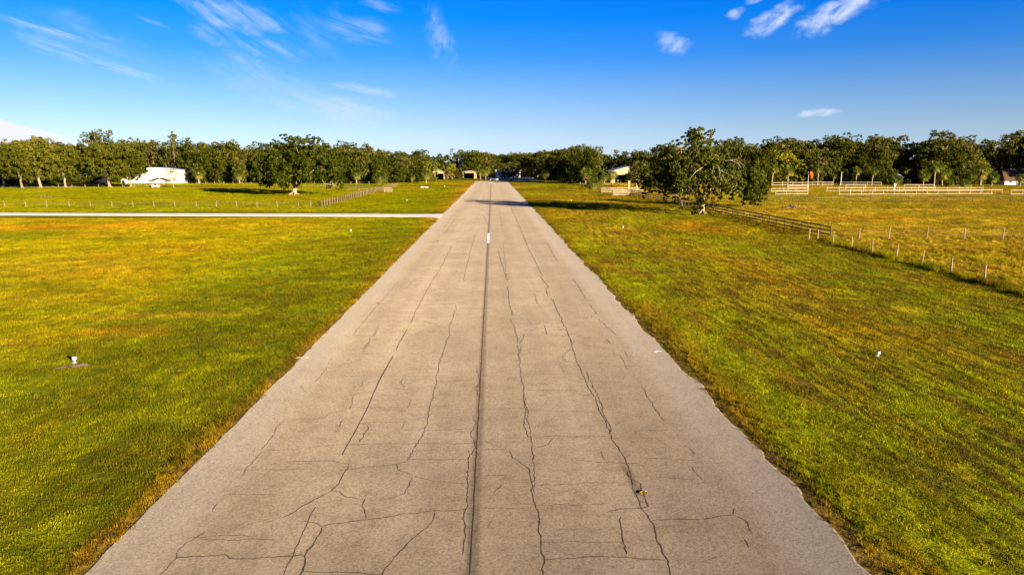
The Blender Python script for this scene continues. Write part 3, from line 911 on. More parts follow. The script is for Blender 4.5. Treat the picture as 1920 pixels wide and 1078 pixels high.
def scatter(name, cells, clump, seed, hvar=(0.6, 1.3)):
    """cells: (corners, density, scale); one stuff object, instances from geometry nodes"""
    vs = []; fs = []; dens = []; sc = []
    for c4, d_, s_ in cells:
        (xa_, ya_), (xb_, yb_) = c4[0], c4[2]
        st = max(0.5, 0.03 * ya_)
        n_ = max(1, int(math.ceil((xb_ - xa_) / st))); m_ = max(1, int(math.ceil((yb_ - ya_) / (st * 1.3))))
        for i in range(n_ + 1):
            for j in range(m_ + 1):
                vs.append((xa_ + (xb_ - xa_) * i / n_, ya_ + (yb_ - ya_) * j / m_, 0.0))
        k = len(vs) - (n_ + 1) * (m_ + 1)
        for i in range(n_):
            for j in range(m_):
                q0 = k + i * (m_ + 1) + j
                fs.append((q0, q0 + m_ + 1, q0 + m_ + 2, q0 + 1)); dens.append(d_); sc.append(s_)
    me = bpy.data.meshes.new(name)
    me.from_pydata(vs, [], fs)
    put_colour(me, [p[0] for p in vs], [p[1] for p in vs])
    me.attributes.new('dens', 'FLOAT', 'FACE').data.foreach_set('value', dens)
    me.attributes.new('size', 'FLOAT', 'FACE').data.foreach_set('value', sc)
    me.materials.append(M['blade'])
    o = link(name, me)
    ng = bpy.data.node_groups.new(name + ' scatter', 'GeometryNodeTree')
    ng.interface.new_socket('Geometry', in_out='INPUT', socket_type='NodeSocketGeometry')
    ng.interface.new_socket('Geometry', in_out='OUTPUT', socket_type='NodeSocketGeometry')
    N = ng.nodes; L = ng.links
    gi = N.new('NodeGroupInput'); gout = N.new('NodeGroupOutput')
    dp = N.new('GeometryNodeDistributePointsOnFaces')
    na = N.new('GeometryNodeInputNamedAttribute'); na.data_type = 'FLOAT'; na.inputs[0].default_value = 'dens'
    nb = N.new('GeometryNodeInputNamedAttribute'); nb.data_type = 'FLOAT'; nb.inputs[0].default_value = 'size'
    L.new(gi.outputs[0], dp.inputs['Mesh'])
    L.new([s for s in na.outputs if s.enabled][0], dp.inputs['Density'])
    dp.inputs['Seed'].default_value = seed
    ins = N.new('GeometryNodeInstanceOnPoints')
    L.new(dp.outputs['Points'], ins.inputs['Points'])
    cu = bpy.data.objects.new(name + '_clump', clump)       # source of the instances, not linked to the scene
    oi = N.new('GeometryNodeObjectInfo'); oi.inputs['Object'].default_value = cu
    L.new(oi.outputs['Geometry'], ins.inputs['Instance'])
    rr = N.new('FunctionNodeRandomValue'); rr.data_type = 'FLOAT_VECTOR'
    rr.inputs[0].default_value = (-0.12, -0.12, 0); rr.inputs[1].default_value = (0.12, 0.12, 6.283)
    L.new(rr.outputs[0], ins.inputs['Rotation'])
    rs = N.new('FunctionNodeRandomValue'); rs.data_type = 'FLOAT'
    rs.inputs[2].default_value = hvar[0]; rs.inputs[3].default_value = hvar[1]
    mu = N.new('ShaderNodeMath'); mu.operation = 'MULTIPLY'
    L.new(rs.outputs[1], mu.inputs[0]); L.new([s for s in nb.outputs if s.enabled][0], mu.inputs[1])
    L.new(mu.outputs[0], ins.inputs['Scale'])
    L.new(ins.outputs[0], gout.inputs[0])
    md = o.modifiers.new('scatter', 'NODES')
    md.node_group = ng
    return o


HF = 960 / FPX
def lat(y):      # half width in view at a distance, with margin
    return (y * math.cos(PITCH) + 3) * HF + 6


cells = []
def band(y0, y1, dy, dens, size, sides='LR'):
    y = y0
    while y < y1 - 1e-6:
        e_ = y + dy
        w = lat(e_)
        if 'L' in sides:
            cells.append((((-w, y), (XL - 0.05, y), (XL - 0.05, e_), (-w, e_)), dens, size))
        if 'R' in sides:
            cells.append((((XR + 0.28, y), (w + 1.5, y), (w + 1.5, e_), (XR + 0.28, e_)), dens, size))
        y = e_


def lod(y):
    return 0.8 + 0.0115 * (y - 10)


y = 10.0
DRIVE_GAP = (min(dB.y, ext(dA, dB, -100).y) - 2.6, ext(dA2, dB2, -100).y + 0.5)
while y < 320:
    dy = max(1.6, 0.05 * y)
    sz = lod(y)
    # a clump is scaled up with distance, so each stays about as large in view
    gap = [g for g in ((DRIVE_GAP), (249, 262)) if y < g[1] and y + dy > g[0]]
    if gap:
        g = gap[0]
        if y < g[0] - 0.3: dy = g[0] - y; band(y, y + dy - 1e-3, dy, 17 / sz ** 2, sz)
        else:
            dy = g[1] - y
            if g is DRIVE_GAP or g[0] == DRIVE_GAP[0]: band(y, y + dy - 1e-3, dy, 17 / sz ** 2, sz, 'R')
            else: band(y, y + dy - 1e-3, dy, 17 / sz ** 2, sz, 'R')
    else:
        band(y, y + dy - 1e-3, dy, 17 / sz ** 2, sz)
    y += dy
grass_clump = clump_mesh('grass_clump', 24, 0.19, 0.078, 0.016, 1, M['blade'], 1.0)
# keep the near turf off the driveway (it starts beyond 100 m)
tag(scatter('grass', cells, grass_clump, 1), 'mown olive green turf on both sides of the runway', 'grass', kind='stuff')
cells = []
# ragged verge on both runway edges
for y in np.arange(10, 100, 1.5):
    d_ = 10 if y < 40 else 5
    cells.append((((XL - 0.75, y), (XL - 0.02, y), (XL - 0.02, y + 1.5), (XL - 0.75, y + 1.5)), d_ * (0.3 + 1.2 * abs(math.sin(y * 1.7) * math.sin(y * 0.61))), 0.8))
    cells.append((((XR + 0.05, y), (XR + 0.4, y), (XR + 0.4, y + 1.5), (XR + 0.05, y + 1.5)), d_ * 1.6, 0.42))
    cells.append((((XR + 0.4, y), (XR + 1.2, y), (XR + 1.2, y + 1.5), (XR + 0.4, y + 1.5)), d_ * (0.7 + 1.5 * abs(math.sin(y * 1.3 + 1) * math.sin(y * 0.53))), 0.85))
verge_clump = clump_mesh('verge_clump', 30, 0.11, 0.17, 0.012, 2, M['blade'], 1.0)
tag(scatter('verge_grass', cells, verge_clump, 2), 'ragged taller grass and dead straw fringing the runway edges', 'grass', kind='stuff')
cells = []
def fence_x(y):
    return float(np.interp(y, [32, G(1846, 530).y, G(1562, 457).y, yn_g, 200], [G(2150, 618).x, G(1846, 530).x, G(1562, 457).x, XF, XF]))


yn_g = G(1557, 446).y
for y in np.arange(25, 75, 1.0):       # uncut strip under the right wire fence
    fx_ = fence_x(y + 0.5)
    cells.append((((fx_ - 0.6, y), (fx_ + 0.4, y), (fx_ + 0.4, y + 1.0), (fx_ - 0.6, y + 1.0)), 9 * (0.6 + 0.4 * math.sin(y)), 1.0))
for y in np.arange(75, 190, 5):
    cells.append((((XF - 0.3, y), (XF + 0.4, y), (XF + 0.4, y + 5), (XF - 0.3, y + 5)), 3.0, 0.75))
for y in np.arange(24, 76, 4):         # rough pasture behind it
    if lat(y + 4) + 3 > fence_x(y) + 1:
        cells.append((((fence_x(y + 2) + 0.5, y), (lat(y + 4) + 3, y), (lat(y + 4) + 3, y + 4), (fence_x(y + 2) + 0.5, y + 4)), 2.2, 0.62))
tall_clump = clump_mesh('tall_clump', 60, 0.24, 0.42, 0.02, 3, M['blade'], 0.9)
tag(scatter('tall_grass', cells, tall_clump, 3), 'uncut tall grass under the wire fence and over the rough pasture', 'grass', kind='stuff')


# ------------------------------------------------------------------ trees
DENS = 3.2


def leaf_cloud(blobs, size, dens, seed, moss=0.05, flat=0.75, sub=1.0, tint0=0.35, tvar=0.22):
    """blobs: array of (x, y, z, rx, ry, rz). Leaf sprays packed in small clumps on and inside each blob."""
    r = np.random.default_rng(seed)
    Cs = []; T = []; Out = []; Sz = []
    for (x, y, z, rx, ry, rz) in blobs:
        rm = (rx * ry * rz) ** (1 / 3)
        nsub = max(5, int(8 * sub * rm ** 1.2))
        dirs = r.normal(size=(nsub, 3)); dirs /= np.linalg.norm(dirs, axis=1)[:, None]
        rad = r.uniform(0.45, 1.08, nsub) ** 0.6
        sc = dirs * rad[:, None] * np.array([rx, ry, rz])
        sr = rm * r.uniform(0.20, 0.38, nsub)
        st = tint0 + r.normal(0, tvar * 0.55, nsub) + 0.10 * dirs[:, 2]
        nl = max(6, int(DENS * dens * 4 * math.pi * rm * rm / nsub / (size * size)))
        for k in range(nsub):
            d = r.normal(size=(nl, 3)); d /= np.linalg.norm(d, axis=1)[:, None]
            rr = r.uniform(0.2, 1.0, nl) ** 0.5
            p = d * (rr * sr[k])[:, None]; p[:, 2] *= flat
            Cs.append(p + sc[k] + np.array([x, y, z]))
            o = d * 1.0 + dirs[k] * 0.45; o[:, 2] += 0.25
            Out.append(o)
            T.append(st[k] + r.normal(0, tvar * 0.5, nl))
            Sz.append(np.full(nl, size) * r.uniform(0.6, 1.35, nl))
    P = np.concatenate(Cs); O = np.concatenate(Out); T = np.clip(np.concatenate(T), 0, 0.93); Sz = np.concatenate(Sz)
    n = len(P)
    nrm = O + r.normal(0, 0.42, (n, 3)); nrm /= np.linalg.norm(nrm, axis=1)[:, None]
    ref = r.normal(size=(n, 3))
    a = np.cross(nrm, ref); a /= np.linalg.norm(a, axis=1)[:, None]
    c = np.cross(nrm, a)
    ms = r.uniform(0, 1, n) < moss
    a[ms] = np.stack([r.normal(0, 0.15, ms.sum()), r.normal(0, 0.15, ms.sum()), -np.ones(ms.sum())], 1)
    c[ms] = np.stack([r.normal(0, 1, ms.sum()), r.normal(0, 1, ms.sum()), np.zeros(ms.sum())], 1)
    c[ms] /= np.linalg.norm(c[ms], axis=1)[:, None]
    T[ms] = r.uniform(0.85, 1.0, ms.sum())
    la = Sz * 0.62; lb = Sz * 0.42
    la[ms] *= 1.9; lb[ms] *= 0.5
    V = np.empty((n, 4, 3))
    V[:, 0] = P - a * la[:, None]; V[:, 1] = P + c * lb[:, None] - a * (0.1 * la)[:, None]
    V[:, 2] = P + a * la[:, None]; V[:, 3] = P - c * lb[:, None] + a * (0.15 * la)[:, None]
    return V.reshape(-1, 3), T


def quads_mesh(name, V, T, mat):
    n = len(T)
    me = bpy.data.meshes.new(name)
    me.vertices.add(4 * n); me.loops.add(4 * n); me.polygons.add(n)
    me.vertices.foreach_set('co', V.astype(np.float32).ravel())
    me.loops.foreach_set('vertex_index', np.arange(4 * n, dtype=np.int32))
    me.polygons.foreach_set('loop_start', np.arange(0, 4 * n, 4, dtype=np.int32))
    me.update(calc_edges=True)
    me.attributes.new('tint', 'FLOAT', 'FACE').data.foreach_set('value', T.astype(np.float32))
    me.materials.append(mat)
    me.validate()
    return me


def limb(mb, a, c, r0, r1, r, sag=0.12, seg=6, steps=5, seg2=None):
    a = Vector(a); c = Vector(c); L = (c - a).length
    pts = []; rads = []
    o1 = Vector((r.uniform(-1, 1), r.uniform(-1, 1), r.uniform(-0.2, 1))) * L * sag
    for i in range(steps + 1):
        t = i / steps
        p = a.lerp(c, t) + o1 * math.sin(math.pi * t) + Vector((r.uniform(-1, 1), r.uniform(-1, 1), r.uniform(-1, 1))) * L * 0.025 * (0 < i < steps)
        pts.append(p); rads.append(r0 + (r1 - r0) * t ** 0.8)
    mb.tube(pts, rads, seg)
    return pts


def skeleton(base, fork, blobs, r0, seed, forks=3, bare=()):
    """flared trunk to a fork, then limbs out to every blob, carried by a few main limbs"""
    r = random.Random(seed)
    mb = MB()
    base = Vector(base); fork = Vector(fork)
    h = (fork - base).length
    pts = [base + Vector((0, 0, -0.15)), base + Vector((0, 0, 0.12 * h)), base.lerp(fork, 0.5) + Vector((r.uniform(-1, 1) * 0.05 * h, r.uniform(-1, 1) * 0.05 * h, 0)), fork]
    mb.tube(pts, [r0 * 1.5, r0 * 1.05, r0 * 0.9, r0 * 0.85], 10)
    for k in range(5):       # root flare
        an = k * 1.256 + r.uniform(-0.3, 0.3)
        mb.tube([base + Vector((math.cos(an) * r0 * 0.6, math.sin(an) * r0 * 0.6, 0.35 * r0 + 0.3)), base + Vector((math.cos(an) * r0 * 2.4, math.sin(an) * r0 * 2.4, -0.1))], [r0 * 0.5, r0 * 0.2], 5)
    bl = [Vector(q[:3]) for q in blobs]
    cen = sum(bl, Vector()) / len(bl)
    mains = []
    for k in range(forks):
        an = 2 * math.pi * k / forks + r.uniform(-0.4, 0.4)
        spread = sum((abs(q.x - cen.x) for q in bl)) / len(bl)
        tip = Vector((cen.x + math.cos(an) * spread * 0.7, cen.y + math.sin(an) * spread * 0.5, fork.z + (cen.z - fork.z) * r.uniform(0.5, 1.2)))
        p = limb(mb, fork - Vector((0, 0, r0 * 0.4)), tip, r0 * 0.62, r0 * 0.22, r, 0.12, 8, 6)
        mains.append(p)
    nodes = [p for m_ in mains for p in m_[2:]]
    for q in sorted(bl, key=lambda v_: (v_ - fork).length):
        n = min(nodes, key=lambda v_: (v_ - q).length + 0.3 * max(0, v_.z - q.z))
        L = (q - n).length
        rr = max(0.03, r0 * 0.17 * (0.4 + 0.6 * r.random()))
        p = limb(mb, n, q, rr, rr * 0.35, r, 0.16, 5, 4)
        nodes += p[2:4]
    return mb


def random_blobs(r, H, Wd, n, low=0.28, rbl=(0.13, 0.22)):
    out = []
    for k in range(n):
        t = (k + 0.5) / n
        z = H * (low + (0.93 - low) * t ** 0.9)
        prof = math.sin(math.pi * min(1, max(0.05, (z / H - low * 0.55) / (1.03 - low * 0.55)))) ** 0.55
        an = k * 2.399 + r.uniform(-0.5, 0.5)
        rad = Wd / 2 * prof * r.uniform(0.35, 0.86)
        s = H * r.uniform(*rbl)
        out.append((math.cos(an) * rad, math.sin(an) * rad, z, s * 1.15, s * 1.15, s * 0.8))
    # a few raised lumps break the top outline
    for k in range(6):
        an = r.uniform(0, 6.28); ra = Wd * r.uniform(0.08, 0.36)
        s = H * r.uniform(0.045, 0.085)
        out.append((math.cos(an) * ra, math.sin(an) * ra, H * r.uniform(0.86, 1.03) - s * 0.3, s * 1.3, s * 1.3, s * 0.8))
    return out


class Kind:
    """a prototype tree of unit-like size; copies share its meshes"""
    def __init__(self, name, H, Wd, nb, seed, leaf, dens, mat, bark='bark', low=0.28, moss=0.05, tint0=0.35, rbl=(0.13, 0.22), r0=None, forks=3, sub=1.0, fork_z=0.24, tvar=0.22):
        r = random.Random(seed)
        bl = random_blobs(r, H, Wd, nb, low, rbl)
        V, T = leaf_cloud(bl, leaf, dens, seed, moss, tint0=tint0, sub=sub, tvar=tvar)
        self.crown = quads_mesh('crown', V, T, M[mat])
        sk = skeleton((0, 0, 0), (r.uniform(-0.4, 0.4), r.uniform(-0.4, 0.4), H * fork_z), bl, r0 or H * 0.026, seed, forks)
        self.trunk = sk.mesh('trunk', M[bark], True)
        self.H = H; self.name = name


KN = {}
for i in range(6):
    rr_ = random.Random(50 + i)
    KN['wood%d' % i] = Kind('oak_tree', 15, rr_.uniform(10, 16), rr_.randint(15, 24), 50 + i, 0.40, 0.34, 'wood', low=0.10, moss=0.08, tint0=0.34, sub=0.75, tvar=0.30)
for i in range(3):
    KN['grove%d' % i] = Kind('oak_tree', 15, 15, 22, 80 + i, 0.36, 0.36, 'olive', 'bark_pale', low=0.30, moss=0.05, tint0=0.40, sub=0.8, r0=0.42)
KN['airy'] = Kind('oak_tree', 15, 12, 14, 91, 0.40, 0.22, 'wood', low=0.42, moss=0.06, rbl=(0.09, 0.15), forks=4, tint0=0.42)
KN['airy1'] = Kind('oak_tree', 15, 13, 16, 94, 0.40, 0.20, 'wood', low=0.45, moss=0.06, rbl=(0.08, 0.14), forks=4, tint0=0.40)
KN['lime'] = Kind('broadleaf_tree', 8, 6.5, 14, 92, 0.30, 0.40, 'lime', low=0.12, moss=0.0, tint0=0.45, fork_z=0.1)
KN['lime1'] = Kind('broadleaf_tree', 8, 5.5, 12, 93, 0.30, 0.36, 'lime', low=0.15, moss=0.0, tint0=0.55, fork_z=0.12)
KN['bush'] = Kind('bush', 3.2, 4.2, 9, 95, 0.24, 0.40, 'wood', low=0.10, moss=0.02, tint0=0.45, fork_z=0.08, rbl=(0.2, 0.3), r0=0.07)
KN['sparse'] = Kind('small_tree', 6, 6, 11, 96, 0.22, 0.13, 'lime', 'bark_pale', low=0.35, moss=0.0, tint0=0.6, rbl=(0.09, 0.14), r0=0.12)


def tree(kind, x, y, H, label, cat='tree', group=None, wscale=1.0, rz=None, name=None, z=0.0, rr=random.Random(4)):
    k = KN[kind]
    e_ = empty(name or k.name, (x, y, z), rr.uniform(0, 6.28) if rz is None else rz, label, cat, group)
    s_ = H / k.H
    e_.scale = (s_ * wscale, s_ * wscale, s_)
    link('crown', k.crown, e_)
    link('trunk', k.trunk, e_)
    return e_


# --- palms
def palm_meshes(H, seed, nf=26, L=2.0, curve=0.4, skirt=8, tint0=0.45, r0=0.19):
    r = random.Random(seed)
    vs = []; T = []
    top = Vector((curve, 0, H))
    for k in range(nf + skirt):
        dead = k >= nf
        an = k * 2.399 + r.uniform(-0.2, 0.2)
        elv = r.uniform(-1.25, -0.7) if dead else (-0.5 + 1.75 * (k / nf) + r.uniform(-0.1, 0.1))
        Lk = L * r.uniform(0.85, 1.1) * (0.8 if dead else 1)
        d0 = Vector((math.cos(an) * math.cos(elv), math.sin(an) * math.cos(elv), math.sin(elv)))
        side = Vector((-math.sin(an), math.cos(an), 0))
        mid = top + d0 * Lk * 0.5
        # stalk
        vs += [top - side * 0.02, mid - side * 0.02, mid + side * 0.02, top + side * 0.02]; T.append(0.7)
        up = side.cross(d0)
        for q_ in range(9):
            fa = (q_ - 4) * 0.33
            dd = (d0 * math.cos(fa) + side * math.sin(fa)).normalized()
            tip = mid + dd * Lk * 0.55 + Vector((0, 0, -0.28 * Lk * (0.5 + abs(fa))))
            kn = mid + dd * Lk * 0.32 + Vector((0, 0, -0.02))
            w_ = dd.cross(up).normalized() * 0.075
            t_ = min(1, max(0, (0.95 if dead else tint0) + r.uniform(-0.15, 0.15)))
            vs += [mid, kn - w_, tip, kn + w_]; T.append(t_)
    V = np.array([tuple(p) for p in vs]); T = np.array(T)
    cr = quads_mesh('crown', V, T, M['palm'])
    mb = MB()
    pts = [Vector((curve * (t ** 1.6), 0.1 * math.sin(t * 3), H * t - 0.1 * (1 - t))) for t in (0, 0.1, 0.25, 0.4, 0.55, 0.7, 0.85, 1.0)]
    mb.tube(pts, [r0 * 1.5, r0 * 1.1, r0, r0 * 0.95, r0 * 0.95, r0 * 1.0, r0 * 1.25, r0 * 1.3], 8)
    return cr, mb.mesh('trunk', M['bark_pale'], True)


PALM = {'tall': palm_meshes(6.0, 1, curve=0.3), 'bent': palm_meshes(5.6, 2, curve=1.6, nf=22), 'short': palm_meshes(1.8, 3, nf=34, L=2.3, curve=0.1, skirt=10), 'mid': palm_meshes(3.4, 5, nf=34, L=2.3, curve=0.15, skirt=12)}
PH = {'tall': 7.6, 'bent': 7.2, 'short': 3.9, 'mid': 5.4}


def palm(kind, x, y, H, label, group=None, rz=0.0, name='palm_tree'):
    e_ = empty(name, (x, y, 0), rz, label, 'palm', group)
    s_ = H / PH[kind]
    e_.scale = (s_, s_, s_)
    link('crown', PALM[kind][0], e_); link('trunk', PALM[kind][1], e_)
    return e_


# --- the hero trees, their crowns laid out lump by lump
def hero(name, label, base_px, blobs_px, fork_px, Y, depth, leaf, dens, seed, mat, bark, r0, extra_limbs=(), forks=4, moss=0.07, tint0=0.38, sub=1.5, rs=1.16, tvar=0.22):
    r = random.Random(seed)
    base = PX(base_px[0], base_px[1], Y); base.z = 0
    bl = []
    cx = sum(q[0] for q in blobs_px) / len(blobs_px)
    halfw = max(abs(q[0] - cx) for q in blobs_px) + 1
    for (x, y, rad) in blobs_px:
        lim = math.sqrt(max(0.05, 1 - ((x - cx) / halfw) ** 2))
        dep = r.uniform(-1, 1) * depth * lim
        p = PX(x, y, Y + dep) - base
        s_ = rad * (Y + dep) / FPX * rs
        bl.append((p.x, p.y, p.z, s_ * 1.05, s_ * 1.05, s_ * 0.92))
        if rad > 9:      # one on the side of the crown that faces the runway, so the limbs stay half hidden
            dp = -abs(r.uniform(0.5, 0.95)) * depth * lim
            p = PX(x + r.uniform(-7, 7), y + r.uniform(-6, 6), Y + dp) - base
            bl.append((p.x, p.y, p.z, s_ * 0.85, s_ * 0.85, s_ * 0.75))
        if rad > 11:      # a second lump behind or before it fills the crown's depth
            dep2 = -dep * 0.6 + r.uniform(-0.5, 0.5) * depth * lim
            p = PX(x + r.uniform(-5, 5), y + r.uniform(-4, 4), Y + dep2) - base
            bl.append((p.x, p.y, p.z, s_ * 0.95, s_ * 0.95, s_ * 0.85))
    V, T = leaf_cloud(bl, leaf, dens, seed, moss, tint0=tint0, sub=sub, tvar=tvar)
    e_ = empty(name, base, 0, label, 'tree')
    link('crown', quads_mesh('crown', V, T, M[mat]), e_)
    fk = PX(fork_px[0], fork_px[1], Y) - base
    sk = skeleton((0, 0, 0), fk, bl, r0, seed, forks)
    link('trunk', sk.mesh('trunk', M[bark], True), e_)
    for pts in extra_limbs:
        mb = MB()
        P = [PX(x, y, Y - depth * q_) - base for x, y, q_ in pts]
        n = len(P)
        mb.tube(P, [0.062 * (1 - 0.75 * i / (n - 1)) for i in range(n)], 6)
        mb.build('bare_limb', M['dead_wood'], e_)
    return e_


YT = G(1315, 401).y
blA = [(1303, 249, 11), (1291, 252, 8), (1308, 262, 12), (1332, 253, 8), (1328, 264, 9), (1295, 277, 11), (1265, 268, 8), (1281, 260, 5), (1247, 280, 7), (1269, 288, 14),
       (1310, 283, 16), (1332, 280, 11), (1245, 301, 12), (1273, 304, 17), (1300, 304, 18), (1325, 301, 15), (1347, 302, 10), (1260, 325, 17), (1291, 327, 19), (1321, 324, 17),
       (1342, 322, 12), (1269, 346, 15), (1291, 350, 13), (1338, 346, 11), (1356, 339, 12), (1366, 356, 11), (1378, 332, 11), (1375, 316, 10), (1388, 324, 9), (1390, 345, 10), (1384, 364, 9), (1362, 344, 10), (1370, 370, 7), (1338, 334, 12), (1280, 340, 12), (1265, 310, 12), (1228, 300, 7), (1305, 345, 10), (1380, 352, 10),
       (1345, 360, 9), (1300, 362, 9), (1326, 352, 9), (1346, 371, 7), (1284, 371, 7), (1270, 379, 5), (1312, 366, 6), (1360, 318, 9), (1238, 283, 5), (1312, 245, 5), (1297, 244, 5), (1336, 246, 5), (1333, 310, 12), (1285, 268, 6), (1319, 272, 9)]
hero('oak_tree', 'tallest broad live oak with pale forked trunk beside the board fence right of the runway', (1316, 402), blA, (1318, 382), YT, 6.0, 0.22, 0.52, 11, 'oak', 'bark_pale', 0.42, sub=1.6,
     extra_limbs=[[(1338, 312, 0.7), (1360, 302, 1.0), (1380, 299, 1.1), (1397, 312, 1.2)], [(1350, 320, 0.9), (1365, 327, 1.1), (1378, 334, 1.2)], [(1318, 313, 0.8), (1304, 323, 1.1), (1294, 335, 1.2)],
                  [(1344, 306, 0.8), (1350, 322, 1.05), (1349, 332, 1.1)], [(1370, 301, 1.05), (1384, 306, 1.15), (1390, 316, 1.2)]])
YB = G(1279, 391).y
blB = [(1213, 318, 8), (1236, 320, 13), (1217, 341, 12), (1241, 340, 14), (1204, 367, 5), (1209, 357, 8), (1226, 352, 10), (1249, 354, 11), (1268, 352, 11), (1249, 371, 6), (1225, 305, 8),
       (1280, 345, 12), (1254, 330, 12), (1200, 345, 6), (1262, 364, 7), (1205, 332, 6), (1290, 358, 9)]
hero('oak_tree', 'low dark live oak with drooping limbs left of the tallest oak', (1279, 392), blB, (1276, 372), YB, 4.5, 0.22, 0.52, 12, 'oak', 'bark', 0.28, sub=1.5, tint0=0.30)
YC = G(1392, 390).y + 2
blC = [(1403, 325, 15), (1417, 308, 8), (1414, 316, 11), (1412, 341, 17), (1427, 340, 10), (1436, 351, 8), (1412, 366, 14), (1429, 366, 10), (1399, 376, 8), (1391, 358, 12), (1390, 340, 10),
       (1400, 352, 12), (1424, 352, 12), (1420, 378, 8), (1396, 312, 9), (1425, 326, 8)]
hero('oak_tree', 'rounded dense live oak on the pasture side of the fence, right of the tallest oak', (1392, 392), blC, (1396, 376), YC, 4.0, 0.22, 0.60, 13, 'oak', 'bark', 0.24, sub=1.6, tint0=0.40)
YL = G(551, 366).y
blL = [(534, 258, 7), (516, 270, 8), (525, 277, 9), (576, 258, 6), (592, 263, 8), (553, 268, 11), (601, 273, 9), (578, 272, 10), (540, 279, 11), (619, 281, 9), (557, 290, 16), (592, 283, 12),
       (526, 294, 14), (498, 294, 11), (509, 287, 9), (484, 304, 11), (474, 324, 9), (490, 320, 14), (497, 338, 12), (505, 348, 6), (515, 314, 16), (526, 334, 14), (534, 345, 9), (547, 313, 15),
       (551, 334, 8), (578, 304, 15), (574, 327, 13), (599, 328, 12), (609, 304, 14), (626, 318, 13), (630, 302, 11), (616, 345, 6), (616, 352, 4), (635, 349, 7), (640, 333, 9), (622, 332, 10), (545, 262, 6), (565, 264, 6)]
hero('oak_tree', 'wide lone live oak with twin pale trunk standing in the left pasture', (551, 367), blL, (554, 352), YL, 8.5, 0.32, 0.52, 14, 'oak', 'bark_pale', 0.70, sub=1.2,
     extra_limbs=[[(568, 288, 0.7), (580, 284, 1.0), (592, 280, 1.1)], [(556, 350, 0.0), (558, 335, 0.5), (562, 322, 0.6)]])

# --- the grove of paler oaks on the far left
for (px, py, ytop, kind, ws, lab) in [
        (8, 350, 268, 'grove1', 1.0, 'olive oak cut by the left edge of the photo, outermost of the pale-trunked grove'),
        (42, 354, 272, 'grove0', 0.9, 'olive oak with thick pale trunk, second of the grove from the left edge'),
        (77, 353, 263, 'grove1', 0.95, 'tall domed olive oak in the grove, between the thick trunk and the forked oak'),
        (123, 352, 276, 'grove2', 0.9, 'olive oak with a forked pale trunk beside the sandy track'),
        (206, 352, 272, 'grove0', 1.15, 'broad yellowish oak in front of the dark shed, left of the white hangar'),
        (246, 351, 284, 'grove2', 1.05, 'dark spreading oak right in front of the white hangar')]:
    p = G(px, py); H_ = PX(px, ytop, p.y).z
    tree(kind, p.x, p.y, H_, lab, wscale=ws)
p = G(326, 353)
tree('sparse', p.x, p.y, PX(326, 318, p.y).z, 'small thin-leaved tree in front of the right end of the white hangar', wscale=1.1)
p = G(170, 345.5)
tree('airy', p.x - 1, p.y + 12, PX(154, 249, p.y + 12).z, 'tall dark tree rising above the grove, left one of the pair', wscale=0.72)
tree('airy1', PX(185, 300, p.y + 16).x, p.y + 16, PX(185, 248, p.y + 16).z, 'tall dark tree rising above the grove, right one of the pair', wscale=0.85)
# slender vine-wrapped palm above the wood
y_ = 300
q_ = PX(327, 300, y_)
e_ = empty('palm_tree', (q_.x, y_, 0), 0.3, 'tall slender shaggy palm sticking up alone above the left wood', 'palm')
hh = PX(327, 247, y_).z
r = random.Random(9)
bl = [(0, 0, hh - 0.9, 1.0, 1.0, 1.0), (0.1, 0, hh - 2.3, 1.8, 1.8, 1.3), (0, 0.2, hh - 4.2, 1.5, 1.5, 1.4), (0.1, 0, hh - 6.2, 0.8, 0.8, 1.2), (-0.1, 0, hh - 8.4, 0.5, 0.5, 1.4)]
V, T = leaf_cloud(bl, 0.42, 0.6, 9, 0.15, sub=1.6, tint0=0.25)
link('crown', quads_mesh('crown', V, T, M['wood']), e_)
mb = MB(); mb.tube([(0, 0, -0.2), (0.1, 0, 5), (0, 0, 10), (0.1, 0, hh - 2)], [0.35, 0.26, 0.24, 0.22], 8)
mb.build('trunk', M['bark'], e_)

# --- the wood that closes the view: rows of individual trees following the photographed skyline
PROF = [(-250, 262), (-120, 268), (0, 278), (40, 272), (75, 268), (115, 277), (150, 275), (205, 276), (260, 268), (300, 273), (345, 272), (380, 272), (440, 277), (500, 280), (540, 276), (600, 280), (650, 274),
        (670, 277), (700, 284), (760, 287), (800, 284), (840, 284), (880, 283), (920, 290), (960, 292), (1000, 289), (1040, 282), (1080, 277), (1130, 277), (1165, 288), (1200, 288), (1240, 283), (1290, 276),
        (1340, 276), (1362, 268), (1400, 275), (1440, 270), (1480, 266), (1520, 273), (1575, 263), (1600, 275), (1650, 264), (1700, 268), (1755, 255), (1800, 266), (1825, 262), (1850, 273), (1900, 262), (1930, 260), (2100, 262), (2250, 260)]
EDGE = [(-250, 300), (0, 285), (200, 300), (340, 292), (500, 292), (640, 290), (740, 288), (800, 330), (880, 395), (960, 420), (1010, 395), (1060, 300), (1120, 272), (1160, 300), (1240, 290), (1420, 262), (1500, 272), (1700, 262), (1900, 262), (2250, 260)]


def interp(tab, x):
    for (x0, y0), (x1, y1) in zip(tab[:-1], tab[1:]):
        if x0 <= x <= x1:
            return y0 + (y1 - y0) * (x - x0) / (x1 - x0)
    return tab[-1][1]


